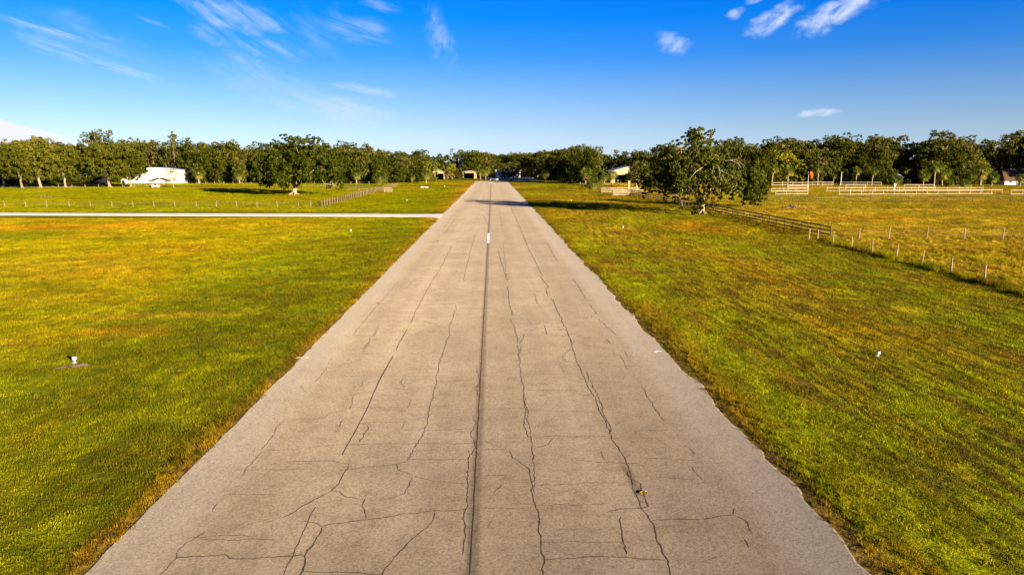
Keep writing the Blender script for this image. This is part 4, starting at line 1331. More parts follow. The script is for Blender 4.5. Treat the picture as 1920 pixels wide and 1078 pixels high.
# buildings that the front row must not stand in: (px0, px1, nearest distance, farthest distance)
CLEAR = [(222, 352, 0, 314), (805, 900, 0, 412), (922, 985, 0, 439), (1138, 1192, 0, 330), (1878, 1960, 0, 300), (145, 195, 0, 305), (1684, 1724, 0, 292), (1838, 1892, 0, 300)]
ZN = [(-999, 345, 'wood behind the white hangar and the grove', 'oak in the shady wood behind the white hangar and the grove', 'oak standing taller behind the white hangar and the grove'),
      (345, 660, 'wood behind the lone oak', 'dark oak in the wood behind the lone pasture oak', 'oak deeper in the wood behind the lone pasture oak'),
      (660, 905, 'wood left of the runway end', 'oak in the dense wood between the left board fence and the runway end', 'oak deeper in the wood left of the runway end'),
      (905, 1005, 'trees across the runway end', 'oak standing across the far end of the runway', 'oak behind the first ones across the runway end'),
      (1005, 1240, 'wood right of the runway end', 'mossy oak in the wood between the runway end and the cream hangar', 'oak deeper in the wood near the cream hangar'),
      (1240, 1560, 'wood behind the windsock', 'mossy oak in the wood behind the orange windsock', 'oak deeper in the wood behind the orange windsock'),
      (1560, 2400, 'wood behind the white fences', 'mossy oak in the wood behind the long white fences', 'oak deeper in the wood behind the long white fences')]
LAND = [(-60, 'the left edge of the photo'), (8, 'the outermost grove oak'), (42, 'the thick pale grove trunk'), (77, 'the domed grove oak'), (123, 'the forked grove oak'), (170, 'the dark pole shed'), (206, 'the broad yellowish grove oak'),
        (246, 'the dark oak at the white hangar'), (300, 'the dark canopy'), (327, 'the slender shaggy palm'), (358, 'the white hangar\'s right corner'), (420, 'the lone oak\'s left pasture'), (480, 'the lone oak crown\'s left side'),
        (551, 'the lone oak trunk'), (630, 'the lone oak crown\'s right side'), (690, 'the left board fence\'s middle'), (728, 'the small cream gate frame'), (758, 'the left board fence\'s far end'), (799, 'the tan hangar\'s shaggy palm'),
        (830, 'the tan hangar'), (880, 'the dark open hangar'), (907, 'the pair of palms'), (950, 'the white building'), (1022, 'the half hidden palm'), (1056, 'the runway end palm'), (1112, 'the short palm'), (1165, 'the cream hangar'),
        (1215, 'the low dark oak'), (1262, 'the tallest oak crown\'s left side'), (1310, 'the tallest oak'), (1355, 'the tallest oak crown\'s right side'), (1400, 'the rounded dense oak'), (1440, 'the small white paddock'), (1476, 'the pale-trunked palm'), (1517, 'the windsock'), (1548, 'the palm right of the windsock'),
        (1576, 'the grey pole'), (1620, 'the second palm past the pole'), (1660, 'the palm left of the gazebo'), (1696, 'the gazebo'), (1725, 'the brown cottage roof'), (1751, 'the leaning palm'), (1785, 'the brightest yellow-green tree'), (1815, 'the small undergrowth palm'), (1838, 'the tall yellow tree'),
        (1862, 'the wide low palm'), (1900, 'the brown-roofed house'), (1980, 'the right edge of the photo')]
USED = set()
r = random.Random(77)
nt_ = 0
for row in range(5):
    x = -180 + row * 13
    while x < 2100:
        Ye = interp(EDGE, x) + row * 11 + r.uniform(-3.5, 3.5)
        wpx = FPX * r.uniform(8.0, 11.5) / Ye
        ok = not any(c0 - wpx * 0.35 < x < c1 + wpx * 0.35 and Ye < c3 for c0, c1, c2, c3 in CLEAR)
        if ok:
            yt = interp(PROF, x) + (r.triangular(-13 if not 690 < x < 1130 else -4, 9 if not 690 < x < 1130 else 4, 0) if row >= 2 else r.uniform(6, 24) if row == 0 else r.uniform(-1, 14))
            p = PX(x, yt, Ye)
            kind = 'wood%d' % r.randint(0, 5) if (row == 0 or r.random() < (0.85 if row == 1 else 0.5)) else r.choice(['airy', 'airy1'])
            z = [q_ for q_ in ZN if q_[0] <= x < q_[1]][0]
            lab_ = z[4]
            if row < 2:
                lx, lt = min(LAND, key=lambda q2: abs(q2[0] - x))
                rel = 'straight behind' if abs(lx - x) < 7 else ('just left of' if x < lx else 'just right of')
                lab_ = ('nearer' if row == 0 else 'second row') + ' oak of the wood ' + rel + ' ' + lt
                if lab_ in USED: lab_ = ('shorter ' if p.z < 13 else 'taller ') + lab_
                USED.add(lab_)
            tree(kind, p.x, Ye, p.z, lab_, group=z[2] + (', front' if row < 2 else ', back'), wscale=r.uniform(0.85, 1.1), rr=r)
            nt_ += 1
        x += wpx * (0.82 if row < 2 else 0.9)
for px in (905, 925, 938, 951, 964, 978, 992, 1006, 1022, 1038):
    Ye = r.uniform(446, 462)
    p = PX(px, interp(PROF, px) + r.uniform(-2, 3), Ye)
    tree('wood%d' % r.randint(0, 5), p.x, Ye, p.z, 'oak of the last row closing the view across the runway end', group='last row of oaks across the runway end', rr=r)
print('WOOD TREES', nt_)
# undergrowth along the foot of the wood, and the far mass behind it
bl = []
r = random.Random(5)
for x in np.arange(-160, 2090, 5.5):
    Ye = interp(EDGE, x) + r.uniform(5, 16)
    if any(c0 - 6 < x < c1 + 6 and Ye < c3 - 5 for c0, c1, c2, c3 in CLEAR): continue
    p = PX(x, 330, Ye)
    s_ = r.uniform(1.0, 2.6)
    bl.append((p.x, Ye, s_ * 0.7, s_ * 1.3, s_ * 1.3, s_))
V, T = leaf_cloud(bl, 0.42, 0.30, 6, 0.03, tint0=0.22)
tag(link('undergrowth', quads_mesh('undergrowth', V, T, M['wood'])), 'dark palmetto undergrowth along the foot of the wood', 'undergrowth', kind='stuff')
bl = []
for x in np.arange(-260, 2200, 9):
    for k in range(3):
        Ye = interp(EDGE, x) + r.uniform(48, 75)
        s_ = r.uniform(2.2, 3.4)
        top_z = PX(x, interp(PROF, x) + 3, Ye).z
        p = PX(x, 300, Ye)
        bl.append((p.x, Ye, 1.5 + (top_z - 3.6) * (k + r.random()) / 3, s_ * 1.5, s_, s_))
V, T = leaf_cloud(bl, 1.0, 0.42, 8, 0.03, tint0=0.25, sub=0.5)
tag(link('far_woods', quads_mesh('far_woods', V, T, M['wood'])), 'far dark mass of woodland filling the gaps behind the trees', 'woods', kind='stuff')

# --- individual palms, yellow-green trees and bushes in front of the wood
def at_px(px, py, ytop):
    p = G(px, py)
    return p.x, p.y, PX(px, ytop, p.y).z


for args in [
        ('lime', 806, 341, 303, 'yellow-green bushy tree left of the tan hangar'),
        ('wood3', 786, 343, 306, 'dark round oak left of the yellow-green tree near the tan hangar'),
        ('bush', 812, 342, 329, 'low dark bush at the foot of the yellow-green tree'),
        ('lime1', 847, 337, 309, 'rounded green tree behind the tan hangar'),
        ('bush', 862, 338, 316, 'green rounded bush between the two left hangars'),
        ('lime', 1462, 347, 283, 'tall yellow-green tree left of the windsock'),
        ('lime1', 1492, 347, 302, 'yellow-green tree between the pale-trunked palm and the windsock'),
        ('lime', 1512, 346, 300, 'yellow-green tree right behind the windsock'),
        ('lime', 1785, 347, 306, 'bright yellow-green tree behind the long white fence'),
        ('lime1', 1800, 347, 312, 'second bright yellow-green tree, right of the brightest one'),
        ('lime1', 1830, 347, 298, 'tall yellow tree left of the pale flat-roofed shed'),
        ('lime', 1712, 342, 295, 'yellow-green tree behind the brown roof'),
        ('bush', 1702, 349, 337, 'dark bush in front of the gazebo'),
        ('bush', 1825, 351, 335, 'dark green bush under the tall yellow tree'),
        ('bush', 1106, 352, 328, 'green bush in front of the wood left of the cream hangar'),
        ('lime1', 1126, 353, 338, 'small yellow bush at the corner of the brown fence'),
        ('bush', 1178, 344, 330, 'dark bush covering the right side of the cream hangar opening'),
        ('wood1', 1199, 351, 304, 'bushy oak right of the cream hangar'),
        ('bush', 955, 334.6, 325, 'round bush before the white building'),
        ('wood2', 946, 335.2, 306, 'oak overhanging the left part of the white building across the runway end'),
        ('wood4', 964, 335.2, 304, 'oak overhanging the right part of the white building across the runway end'),
        ('bush', 941, 336, 333.2, 'low bush beside the white barrier at the runway end')]:
    kind, px, py, ytop, lab = args
    x, y, H_ = at_px(px, py, ytop)
    tree(kind, x, y, H_, lab, cat='bush' if kind == 'bush' else 'tree', rz=px * 0.37)
for kind, px, py, ytop, lab, rz in [
        ('mid', 799, 345, 315, 'shaggy palm in front of the wood left of the tan hangar', 0),
        ('mid', 901, 338, 308, 'left palm of the pair beside the dark open hangar', 1),
        ('mid', 911, 338, 311, 'right palm of the pair beside the dark open hangar', 2),
        ('mid', 1056, 344, 312, 'palm at the edge of the wood right of the runway end', 3),
        ('mid', 1022, 341, 316, 'palm half hidden in the shade right of the runway end', 4),
        ('short', 1112, 356, 330, 'short palm in front of the wood near the brown fence', 2),
        ('mid', 1148, 346, 318, 'palm against the left wall of the cream hangar', 2),
        ('tall', 1476, 353, 312, 'palm with a pale trunk left of the windsock', 0.5),
        ('bent', 1751, 352, 302, 'palm with a leaning pale trunk behind the white fence', 1.0),
        ('mid', 1859, 351, 320, 'wide low palm left of the brown-roofed house', 0),
        ('mid', 1838, 348, 303, 'palm beside the tall yellow tree', 0),
        ('short', 1808, 352, 334, 'small palm in the undergrowth right of the leaning palm', 1),
        ('mid', 1912, 351, 324, 'palm in front of the brown-roofed house', 0),
        ('mid', 1592, 346, 312, 'palm at the wood edge right of the grey pole', 0),
        ('short', 1778, 351, 333, 'small palm under the brightest yellow-green tree', 0),
        ('mid', 1620, 346, 322, 'second palm at the wood edge right of the grey pole', 2),
        ('mid', 1545, 345, 314, 'palm at the wood edge between windsock and grey pole', 1),
        ('mid', 1660, 346, 310, 'palm at the wood edge left of the gazebo', 2)]:
    x, y, H_ = at_px(px, py, ytop)
    palm(kind, x, y, H_, lab, rz=rz)

r = random.Random(31)
for k, px in enumerate((372, 448, 668, 712, 772, 1008, 1036, 1072, 1088, 1098, 1134, 1222, 1432, 1448, 1534, 1564, 1606, 1636, 1680, 1733, 1768, 1822, 1874, 1888)):
    Y_ = interp(EDGE, px) - r.uniform(4, 9)
    if any(c0 - 4 < px < c1 + 4 for c0, c1, c2, c3 in CLEAR if c3 < 330): continue
    q_ = PX(px, 330, Y_)
    lx, lt = min(LAND, key=lambda q2: abs(q2[0] - px))
    palm(r.choice(['mid', 'mid', 'tall', 'short']), q_.x, Y_, r.uniform(4.2, 8.5), ('slim ' if k % 2 else 'full ') + 'palm at the wood edge ' + ('just left of ' if px < lx else 'just right of ') + lt, rz=r.uniform(0, 6))
# shrub at the foot of the tall oak, and the dark one on the fence
p = G(1306, 402.5)
tree('bush', p.x - 0.2, p.y - 1.9, 3.0, 'green shrub at the foot of the tallest oak', 'bush', wscale=1.0)
p = G(1352, 396)
tree('bush', XF + 0.9, p.y, 2.4, 'dark leafy bush growing through the brown board fence', 'bush', wscale=0.42)


# ------------------------------------------------------------------ fences
def jitter_post(h, w, d, mat, seed, rnd=False, name='post'):
    r = random.Random(seed)
    mb = MB()
    if rnd:
        a = r.uniform(-0.02, 0.02); b2 = r.uniform(-0.02, 0.02)
        mb.tube([(0, 0, -0.2), (a * h * 0.5, b2 * h * 0.5, h * 0.5), (a * h, b2 * h, h - 0.02), (a * h, b2 * h, h)], [w / 2 * 1.05, w / 2, w / 2 * 0.95, w / 2 * 0.7], 8)
    else:
        mb.box(-w / 2, w / 2, -d / 2, d / 2, -0.2, h)
    return mb.mesh(name, mat)


def rail_fence(name, label, cat, A, B, spacing, rails, h, pm, bmats, pw=0.13, bh=0.14, bt=0.03, group=None, side=1, seed=0, rname='board'):
    """posts and boards, each an object; boards butt on the post faces"""
    r = random.Random(seed)
    A = Vector((A[0], A[1], 0)); B = Vector((B[0], B[1], 0))
    L = (B - A).length; n = max(1, round(L / spacing)); sp = L / n
    e_ = empty(name, A, math.atan2(B.y - A.y, B.x - A.x), label, cat, group)
    pmesh = [jitter_post(h, pw, pw, pm, seed + k) for k in range(3)]
    bl = []
    for k in range(3):
        mb = MB(); sag = r.uniform(-0.012, 0.012)
        ya, yb = pw / 2 + 0.003, pw / 2 + 0.003 + bt
        n0 = 5
        prof_t = [(0.01 + (sp - 0.02) * i / n0, bh / 2 + sag * math.sin(math.pi * i / n0)) for i in range(n0 + 1)]
        prof_b = [(x_, z_ - bh) for x_, z_ in prof_t]
        mb.prism(prof_b + prof_t[::-1], ya * side, yb * side)
        bl.append(mb.mesh(rname, bmats))
    for i in range(n + 1):
        o = link('post', pmesh[i % 3], e_, (i * sp, 0, r.uniform(-0.03, 0.03)), (r.uniform(-0.02, 0.02), r.uniform(-0.02, 0.02), 0))
        if i < n:
            for z in rails:
                link(rname, r.choice(bl), e_, (i * sp, 0, z + r.uniform(-0.012, 0.012)), (0, r.uniform(-0.006, 0.006), 0))
    return e_


def wire_fence(name, label, pts, h, w, mat, wires=(0.35, 0.7, 1.05), seed=0, group=None, cat='fence', wr=0.006):
    r = random.Random(seed)
    A = Vector((pts[0][0], pts[0][1], 0))
    e_ = empty(name, A, 0, label, cat, group)
    pm = [jitter_post(h, w, w, mat, seed + k, True) for k in range(4)]
    for i, p in enumerate(pts):
        o = link('post', pm[i % 4], e_, (p[0] - A.x, p[1] - A.y, r.uniform(-0.06, 0.04)), (r.uniform(-0.05, 0.05), r.uniform(-0.05, 0.05), r.uniform(0, 3)))
    for z in wires:
        mb = MB()
        P = []
        for i, p in enumerate(pts):
            P.append(Vector((p[0] - A.x, p[1] - A.y, z)))
        mb.tube(P, [wr] * len(P), 4, False)
        mb.build('wire', M['wire'], e_)
    return e_


# brown three-board fence, right of the runway
yn = G(1557, 446).y
rail_fence('board_fence', 'long brown three-board fence running past the tallest oak on the right', 'fence', (XF, yn), (XF, 192), 2.42, (0.35, 0.78, 1.20), 1.36, M['dark_post'], M['brown_board'], side=1, seed=1)
rail_fence('board_fence', 'distant brown board fence in front of the wood left of the cream hangar', 'fence', (XF - 0.2, 206), (G(1090, 350).x, 250), 2.42, (0.35, 0.78, 1.20), 1.36, M['grey_board'], M['grey_board'], side=1, seed=2)
# left board fence
a = G(604, 389); c_ = G(745, 349.5)
rail_fence('board_fence', 'weathered board fence crossing the left pasture towards the wood', 'fence', (a.x, a.y), (c_.x, c_.y), 2.42, (0.35, 0.78, 1.20), 1.36, M['grey_board'], M['brown_board'], side=1, seed=3, pw=0.12)
# right wire fence along the runway side
pp = [(1597, 467), (1635, 476), (1680, 485.5), (1728, 498.5), (1783, 514), (1846, 531), (1924, 552), (2020, 580), (2150, 618)]
pts = [(G(1562, 458).x, G(1562, 458).y)] + [tuple(G(x, y)[:2]) for x, y in pp]
wire_fence('wire_fence', 'wire fence on round grey posts nearest the camera on the right', pts, 1.25, 0.125, M['post'], seed=4, wires=(0.4, 0.75, 1.1), wr=0.004)
e_ = empty('fence_post', (G(1517, 449.5).x, G(1517, 449.5).y, 0), 0, 'lone grey post in front of the brown fence, left one of two', 'post')
link('post', jitter_post(1.2, 0.13, 0.13, M['post'], 9, True), e_)
e_ = empty('fence_post', (G(1533, 449).x, G(1533, 449).y, 0), 0, 'lone grey post in front of the brown fence, right one of two', 'post')
link('post', jitter_post(1.05, 0.13, 0.13, M['post'], 10, True), e_)
pts = [(G(x, 449).x, G(x, 449).y) for x in (1611, 1666, 1737, 1808, 1880, 1955)]
wire_fence('wire_fence', 'row of grey posts crossing the rough pasture behind the near wire fence', pts, 1.28, 0.13, M['post'], seed=5, wires=(0.5, 1.0), wr=0.004)
# long dark wire fence at the back of the right pasture
x0 = G(1438, 379.5); x1 = G(1990, 379)
n_ = round((x1 - x0).length / 2.75)
pts = [tuple((x0.lerp(x1, i / n_))[:2]) for i in range(n_ + 1)]
wire_fence('wire_fence', 'long dark-posted wire fence at the back of the right pasture', pts, 1.45, 0.10, M['dark_post'], seed=6, wires=(0.5, 0.95, 1.4), wr=0.012)
# left wire fence
pts = [(G(x, 388.5).x, G(x, 388.5).y) for x in (-70, -30, 9, 49, 88, 130, 170, 210, 250, 289, 328, 368, 406, 444, 482, 520, 560, 583, 598)]
wire_fence('wire_fence', 'wire fence on thin pale posts along the left pasture behind the white driveway', pts, 1.15, 0.10, M['post'], seed=7, wires=(0.4, 0.75, 1.05), wr=0.006)
# dark posts beside the lone oak
pts = [(G(x, 361).x, G(x, 361).y) for x in (488, 514, 541, 566)]
wire_fence('wire_fence', 'four dark posts of a wire fence in the shade of the lone pasture oak', pts, 1.7, 0.14, M['dark_post'], seed=8, wires=(0.6, 1.2))
pts = [(G(x, 352.5).x, G(x, 352.5).y) for x in (110, 135, 160, 185, 207, 230, 253, 276, 300)]
wire_fence('wire_fence', 'low pale-posted fence in front of the grove and the white hangar', pts, 1.2, 0.16, M['post'], seed=9, wires=(0.6, 1.1))
pts = [(G(x, 346.6).x, G(x, 346.6).y) for x in range(352, 700, 17)]
wire_fence('wire_fence', 'thin post and wire fence along the pale path behind the lone oak', pts, 1.3, 0.16, M['post'], seed=10, wires=(0.6, 1.2))


def pxfence(label, p0, p1, h, rails, sp=3.0, group=None, seed=0, mat='white_board', bh=0.16, pw=0.15, name='rail_fence'):
    a = G(*p0); c_ = G(*p1)
    return rail_fence(name, label, 'fence', (a.x, a.y), (c_.x, c_.y), sp, rails, h, M[mat], M[mat], pw=pw, bh=bh, group=group, seed=seed, side=-1, rname='rail')


wf = 'cream white rail fences of the paddocks on the right'
pxfence('front white rail fence of the small paddock under the pale-trunked palm', (1454, 366.5), (1514, 366), 1.35, (0.35, 1.15), 3.1, wf, 11, bh=0.17)
pxfence('back white rail fence of the small paddock under the pale-trunked palm', (1446, 361), (1515, 361), 1.4, (0.35, 1.15), 3.4, wf, 12, bh=0.16)
pxfence('tall white rail fence section left of the windsock pole', (1478, 359), (1515, 359), 1.9, (1.1, 1.75), 4.2, wf, 13, bh=0.2)
pxfence('longest white rail fence, front line of the right paddocks', (1573, 366.5), (1878, 365), 1.5, (0.3, 1.3), 3.1, wf, 14, bh=0.17)
pxfence('white rail fence set just behind the longest one', (1550, 361), (1842, 360.5), 1.6, (0.5, 1.35), 3.6, wf, 15, bh=0.15)
pxfence('raised white rail section behind the middle of the paddocks', (1585, 357), (1622, 357), 1.9, (0.9, 1.75), 4.3, wf, 16, bh=0.2)
pxfence('raised white rail section left of the leaning palm', (1694, 357), (1750, 357), 1.9, (0.9, 1.75), 4.3, wf, 17, bh=0.2)
pxfence('white rail fence cut by the right edge of the photo', (1895, 366), (1960, 366), 1.5, (0.3, 1.3), 3.1, wf, 18, bh=0.17)
pxfence('greyish rail fence in the shade at the foot of the wood, left part', (1448, 350.5), (1560, 349.5), 1.7, (0.7, 1.5), 4.2, wf, 19, bh=0.18)
pxfence('greyish rail fence in the shade at the foot of the wood, right part', (1575, 349.5), (1652, 350), 1.7, (0.7, 1.5), 4.2, wf, 20, bh=0.18)
# rails and gate near the cream hangar
pxfence('cream rail fence in front of the cream hangar', (1128, 362), (1205, 361.5), 1.5, (0.35, 0.8, 1.3), 3.4, None, 21, bh=0.18)
a = G(1148, 367.5); c_ = G(1180, 367.5)
gt = empty('gate', (a.x, a.y, 0), math.atan2(c_.y - a.y, c_.x - a.x), 'pale five-bar gate between the tall oak and the cream hangar', 'gate')
gw = (c_ - a).length
MB().box(-0.12, 0.12, -0.1, 0.1, -0.1, 1.75).build('gate_post', M['dark_post'], gt)
MB().box(gw, gw + 0.2, -0.1, 0.1, -0.1, 1.6).build('gate_post', M['white_board'], gt)
for k in range(5):
    MB().box(0.14, gw - 0.02, -0.03, 0.03, 0.18 + 0.3 * k, 0.32 + 0.3 * k).build('bar', M['white_board'], gt)
MB().beam((0.2, -0.05, 0.2), (gw - 0.1, -0.05, 1.5), 0.03, 0.1).build('brace', M['white_board'], gt)
for (px, h_, lab) in ((1179, 2.7, 'thick pale gate pillar in front of the cream hangar, left one'), (1194, 2.0, 'thick pale gate pillar in front of the cream hangar, right one')):
    p = G(px, 357)
    e_ = empty('gate_pillar', (p.x, p.y, 0), 0, lab, 'pillar')
    MB().box(-0.28, 0.28, -0.28, 0.28, -0.1, h_).build('shaft', M['tan'], e_)
    MB().box(-0.36, 0.36, -0.36, 0.36, h_, h_ + 0.14).build('capstone', M['concrete'], e_)
p = G(728, 361.5)
e_ = empty('hurdle', (p.x, p.y, 0), 0.1, 'small cream gate frame standing behind the left board fence', 'gate')
for x_ in (-1.1, 0, 1.1):
    MB().box(x_ - 0.07, x_ + 0.07, -0.07, 0.07, -0.1, 1.4).build('post', M['white_board'], e_)
for z in (0.4, 0.85, 1.3):
    MB().box(-1.1, 1.1, -0.12, -0.075, z - 0.07, z + 0.07).build('rail', M['white_board'], e_)
pxfence('thin rail behind the left board fence, left of the small gate frame', (652, 360), (716, 361), 1.0, (0.9,), 4.5, None, 25, mat='grey_board')

# ------------------------------------------------------------------ buildings
def ribs(mb, x0, x1, y, z0, z1, step, proud=0.03, w=0.06):
    x = x0 + step / 2
    while x < x1:
        mb.box(x - w / 2, x + w / 2, y - proud, y - 0.002, z0, z1)
        x += step


def siding(parent, x0, x1, y, z0, z1, step, mat, thick=0.05):
    """wall panels standing side by side with open seams, each a part"""
    n = max(1, round((x1 - x0) / step)); w = (x1 - x0) / n
    me = MB().box(0.015, w - 0.015, -thick, -0.004, 0, z1 - z0).mesh('panel', mat)
    for i in range(n):
        link('panel', me, parent, (x0 + i * w, y, z0))


# white metal hangar, left
Yh = 292.0
xa = PX(280, 340, Yh).x; xb = PX(343, 340, Yh).x; xl = PX(226, 340, Yh).x
zt = PX(300, 315.5, Yh).z; zt2 = PX(343, 318, Yh).z
e_ = empty('hangar', (xa, Yh, 0), 0, 'large white sheet metal hangar with a lean-to, behind the grove on the left', 'hangar')
w = xb - xa
MB().box(0, w, 0, 16, 0, zt2 - 0.3).build('wall', M['white_metal'], e_)
siding(e_, 0.05, w - 0.05, 0, 0.1, zt2 - 0.35, 1.1, M['white_metal'])
rf = MB().prism([(-0.4, zt2 - 0.28), (w + 0.4, zt2 - 0.28), (w + 0.4, zt2 - 0.08), (w * 0.22, zt + 0.35), (-0.4, zt + 0.1)], -0.5, 16.4).build('roof', M['grey_roof'], e_)
lw = xa - xl
MB().prism([(-lw, 0), (-0.01, 0), (-0.01, zt - 1.7), (-lw, 1.9)], 0.5, 12).build('lean_to', M['white_metal'], e_)
MB().prism([(-lw - 0.4, 1.75), (-0.02, zt - 1.65), (-0.02, zt - 1.5), (-lw - 0.4, 1.92)], 0.2, 12.3).build('roof', M['grey_roof'], e_)
MB().box(w * 0.45, w * 0.62, -0.1, -0.06, 0, 2.3).build('door', M['grey_roof'], e_)
# dark pole shed
Ys = 285.0
x0 = PX(152, 340, Ys).x; x1 = PX(189, 340, Ys).x
e_ = empty('pole_shed', (x0, Ys, 0), 0, 'dark open-fronted pole shed between the grove oaks left of the white hangar', 'shed')
w = x1 - x0; zs = PX(170, 324, Ys).z
MB().box(0.3, w - 0.3, 7.9, 8.0, 0, zs - 1.0).build('wall', M['dark_in'], e_)
MB().prism([(-0.4, zs - 1.2), (w / 2, zs), (w + 0.4, zs - 1.2), (w / 2, zs - 0.25)], -0.4, 8.4).build('roof', M['grey_roof'], e_)
for i in range(4):
    MB().box(w * i / 3 - 0.09, w * i / 3 + 0.09, 0, 0.18, -0.1, zs - 1.15).build('post', M['dark_post'], e_)
# canopy with a pale farm buggy beneath it
Yc = G(300, 352.0).y
x0 = PX(281, 340, Yc).x; x1 = PX(318, 340, Yc).x; zc = PX(300, 333.5, Yc).z; ze = PX(281, 339.5, Yc).z
e_ = empty('canopy', ((x0 + x1) / 2, Yc, 0), 0, 'low dark pitched canopy on posts in front of the white hangar', 'canopy')
w = (x1 - x0) / 2
MB().prism([(-w, ze), (0, zc), (w, ze), (w, ze - 0.12), (0, zc - 0.16), (-w, ze - 0.12)], -1.8, 1.8).build('roof', M['brown_roof'], e_)
for sx in (-1, 1):
    for sy in (-1, 1):
        MB().box(sx * (w * 0.42) - 0.07, sx * (w * 0.42) + 0.07, sy * 1.5 - 0.07, sy * 1.5 + 0.07, -0.1, ze + 0.25).build('post', M['dark_post'], e_)
e_ = empty('farm_buggy', ((x0 + x1) / 2 - 0.3, Yc - 2.6, 0), 0.25, 'small pale farm buggy with white wheels parked under the dark canopy', 'buggy')
MB().prism([(-1.3, 0.45), (1.3, 0.45), (1.3, 0.85), (0.7, 1.0), (0.35, 1.0), (0.3, 0.75), (-0.5, 0.75), (-0.55, 1.1), (-1.3, 1.1)], -0.6, 0.6).build('body', M['white_metal'], e_)
MB().box(-0.5, 0.15, -0.5, 0.5, 0.78, 0.95).build('seat', M['black'], e_)
MB().box(-0.8, 0.7, -0.62, 0.62, 1.85, 1.93).build('roof', M['white_metal'], e_)
for sx in (-0.75, 0.65):
    for sy in (-0.55, 0.55):
        MB().box(sx - 0.025, sx + 0.025, sy - 0.025, sy + 0.025, 0.9, 1.86).build('strut', M['grey_roof'], e_)
for sx in (-0.85, 0.85):
    for sy in (-0.66, 0.66):
        wh = MB().tube([(sx, sy - 0.1, 0.36), (sx, sy + 0.1, 0.36)], [0.36, 0.36], 14).build('wheel', M['black'], e_)
        MB().tube([(sx, sy - 0.12, 0.36), (sx, sy + 0.12, 0.36)], [0.24, 0.24], 12).build('rim', M['white_metal'], wh)
# small white water tank by the grove
p = G(232, 349.5)
e_ = empty('water_tank', (p.x, p.y, 0), 0, 'small upright white tank beside the dark oak at the white hangar', 'tank')
MB().tube([(0, 0, 0.6), (0, 0, 2.0), (0, 0, 2.25)], [0.5, 0.5, 0.15], 14).build('body', M['white_metal'], e_, True)
MB().box(-0.5, 0.5, -0.5, 0.5, 0, 0.58).build('stand', M['dark_post'], e_)


def open_hangar(name, label, px0, px1, py_base, py_eave, py_ridge, Y, wallm, roofm, ox0, ox1, depth=14, ridge=0.5, rot=0.0, trim=None, cat='hangar', oh=0.72):
    """gable-fronted hangar with a deep dark door opening"""
    a = PX(px0, py_base, Y); c_ = PX(px1, py_base, Y); w = c_.x - a.x
    he = PX(px0, py_eave, Y).z; hr = PX(px0, py_ridge, Y).z
    e_ = empty(name, (a.x, Y, 0), rot, label, cat)
    t = 0.25
    ho = he * oh
    MB().box(0, ox0 * w, 0, t, 0, he).build('wall', wallm, e_)
    MB().box(ox1 * w, w, 0, t, 0, he).build('wall', wallm, e_)
    MB().box(ox0 * w + 0.002, ox1 * w - 0.002, 0, t, ho, he).build('lintel', wallm, e_)
    MB().prism([(0, he + 0.002), (w, he + 0.002), (w * ridge, hr)], 0, t).build('gable', wallm, e_)
    MB().box(0, t, t + 0.002, depth, 0, he).build('wall', wallm, e_)
    MB().box(w - t, w, t + 0.002, depth, 0, he).build('wall', wallm, e_)
    MB().box(t + 0.002, w - t - 0.002, depth - t, depth, 0, he).build('wall', M['dark_in'], e_)
    MB().box(t + 0.01, w - t - 0.01, t, depth - t - 0.01, 0.01, 0.05).build('floor', M['dark_in'], e_)
    ov = 0.5
    MB().prism([(-ov, he - 0.1), (w * ridge, hr + 0.05), (w * ridge, hr + 0.25), (-ov, he + 0.1)], -ov, depth + ov).build('roof', roofm, e_)
    MB().prism([(w + ov, he - 0.1), (w * ridge + 0.002, hr + 0.05), (w * ridge + 0.002, hr + 0.25), (w + ov, he + 0.1)], -ov, depth + ov).build('roof', roofm, e_)
    if trim:
        MB().box(-0.1, w + 0.1, -0.14, -0.02, he - 0.12, he + 0.06).build('trim', trim, e_)
    return e_, w, he


e_, w, he = open_hangar('hangar', 'cream gabled hangar with a dark open front on the right', 1145, 1192, 345, 322, 312.5, 296, M['cream'], M['grey_roof'], 0.17, 0.82, ridge=0.78)
siding(e_, 0.02, 0.16 * w, 0, 0.1, he - 0.1, 0.9, M['cream'])
for (px, lab) in ((1158, 'left white drum standing inside the cream hangar'), (1164, 'right white drum standing inside the cream hangar')):
    q_ = PX(px, 338, 299)
    t_ = empty('drum', (q_.x, 299, 0.05), 0, lab, 'drum')
    MB().tube([(0, 0, 0), (0, 0, 1.5)], [0.45, 0.45], 14).build('body', M['white_metal'], t_)
    MB().tube([(0, 0, 1.5), (0, 0, 1.56)], [0.47, 0.47], 14).build('lid', M['grey_roof'], t_)
open_hangar('hangar', 'tan hangar with an open dark front and red roof edge left of the runway end', 812, 833, 336.5, 323.5, 318, 370, M['cream'], M['cream'], 0.2, 0.96, ridge=0.2, trim=None, oh=0.85)
a = PX(833.5, 336, 372)
e_ = empty('annex', (a.x, 372, 0), 0, 'tan windowless annex on the right side of the tan hangar', 'building')
w = PX(847, 336, 372).x - a.x; h_ = PX(840, 322.5, 372).z
MB().box(0.02, w, 0, 9, 0, h_).build('wall', M['tan'], e_)
siding(e_, 0.05, w, 0, 0.1, h_ - 0.1, 1.0, M['tan'])
MB().prism([(-0.3, h_ + 0.9), (w + 0.4, h_ + 0.002), (w + 0.4, h_ + 0.16), (-0.3, h_ + 1.1)], -0.4, 9.4).build('roof', M['red_trim'], e_)
open_hangar('hangar', 'low hangar with a dark open front between palms left of the runway end', 868, 893, 336.5, 323.0, 321.3, 392, M['tan'], M['grey_roof'], 0.04, 0.84, ridge=0.5, trim=M['red_trim'], oh=0.86)
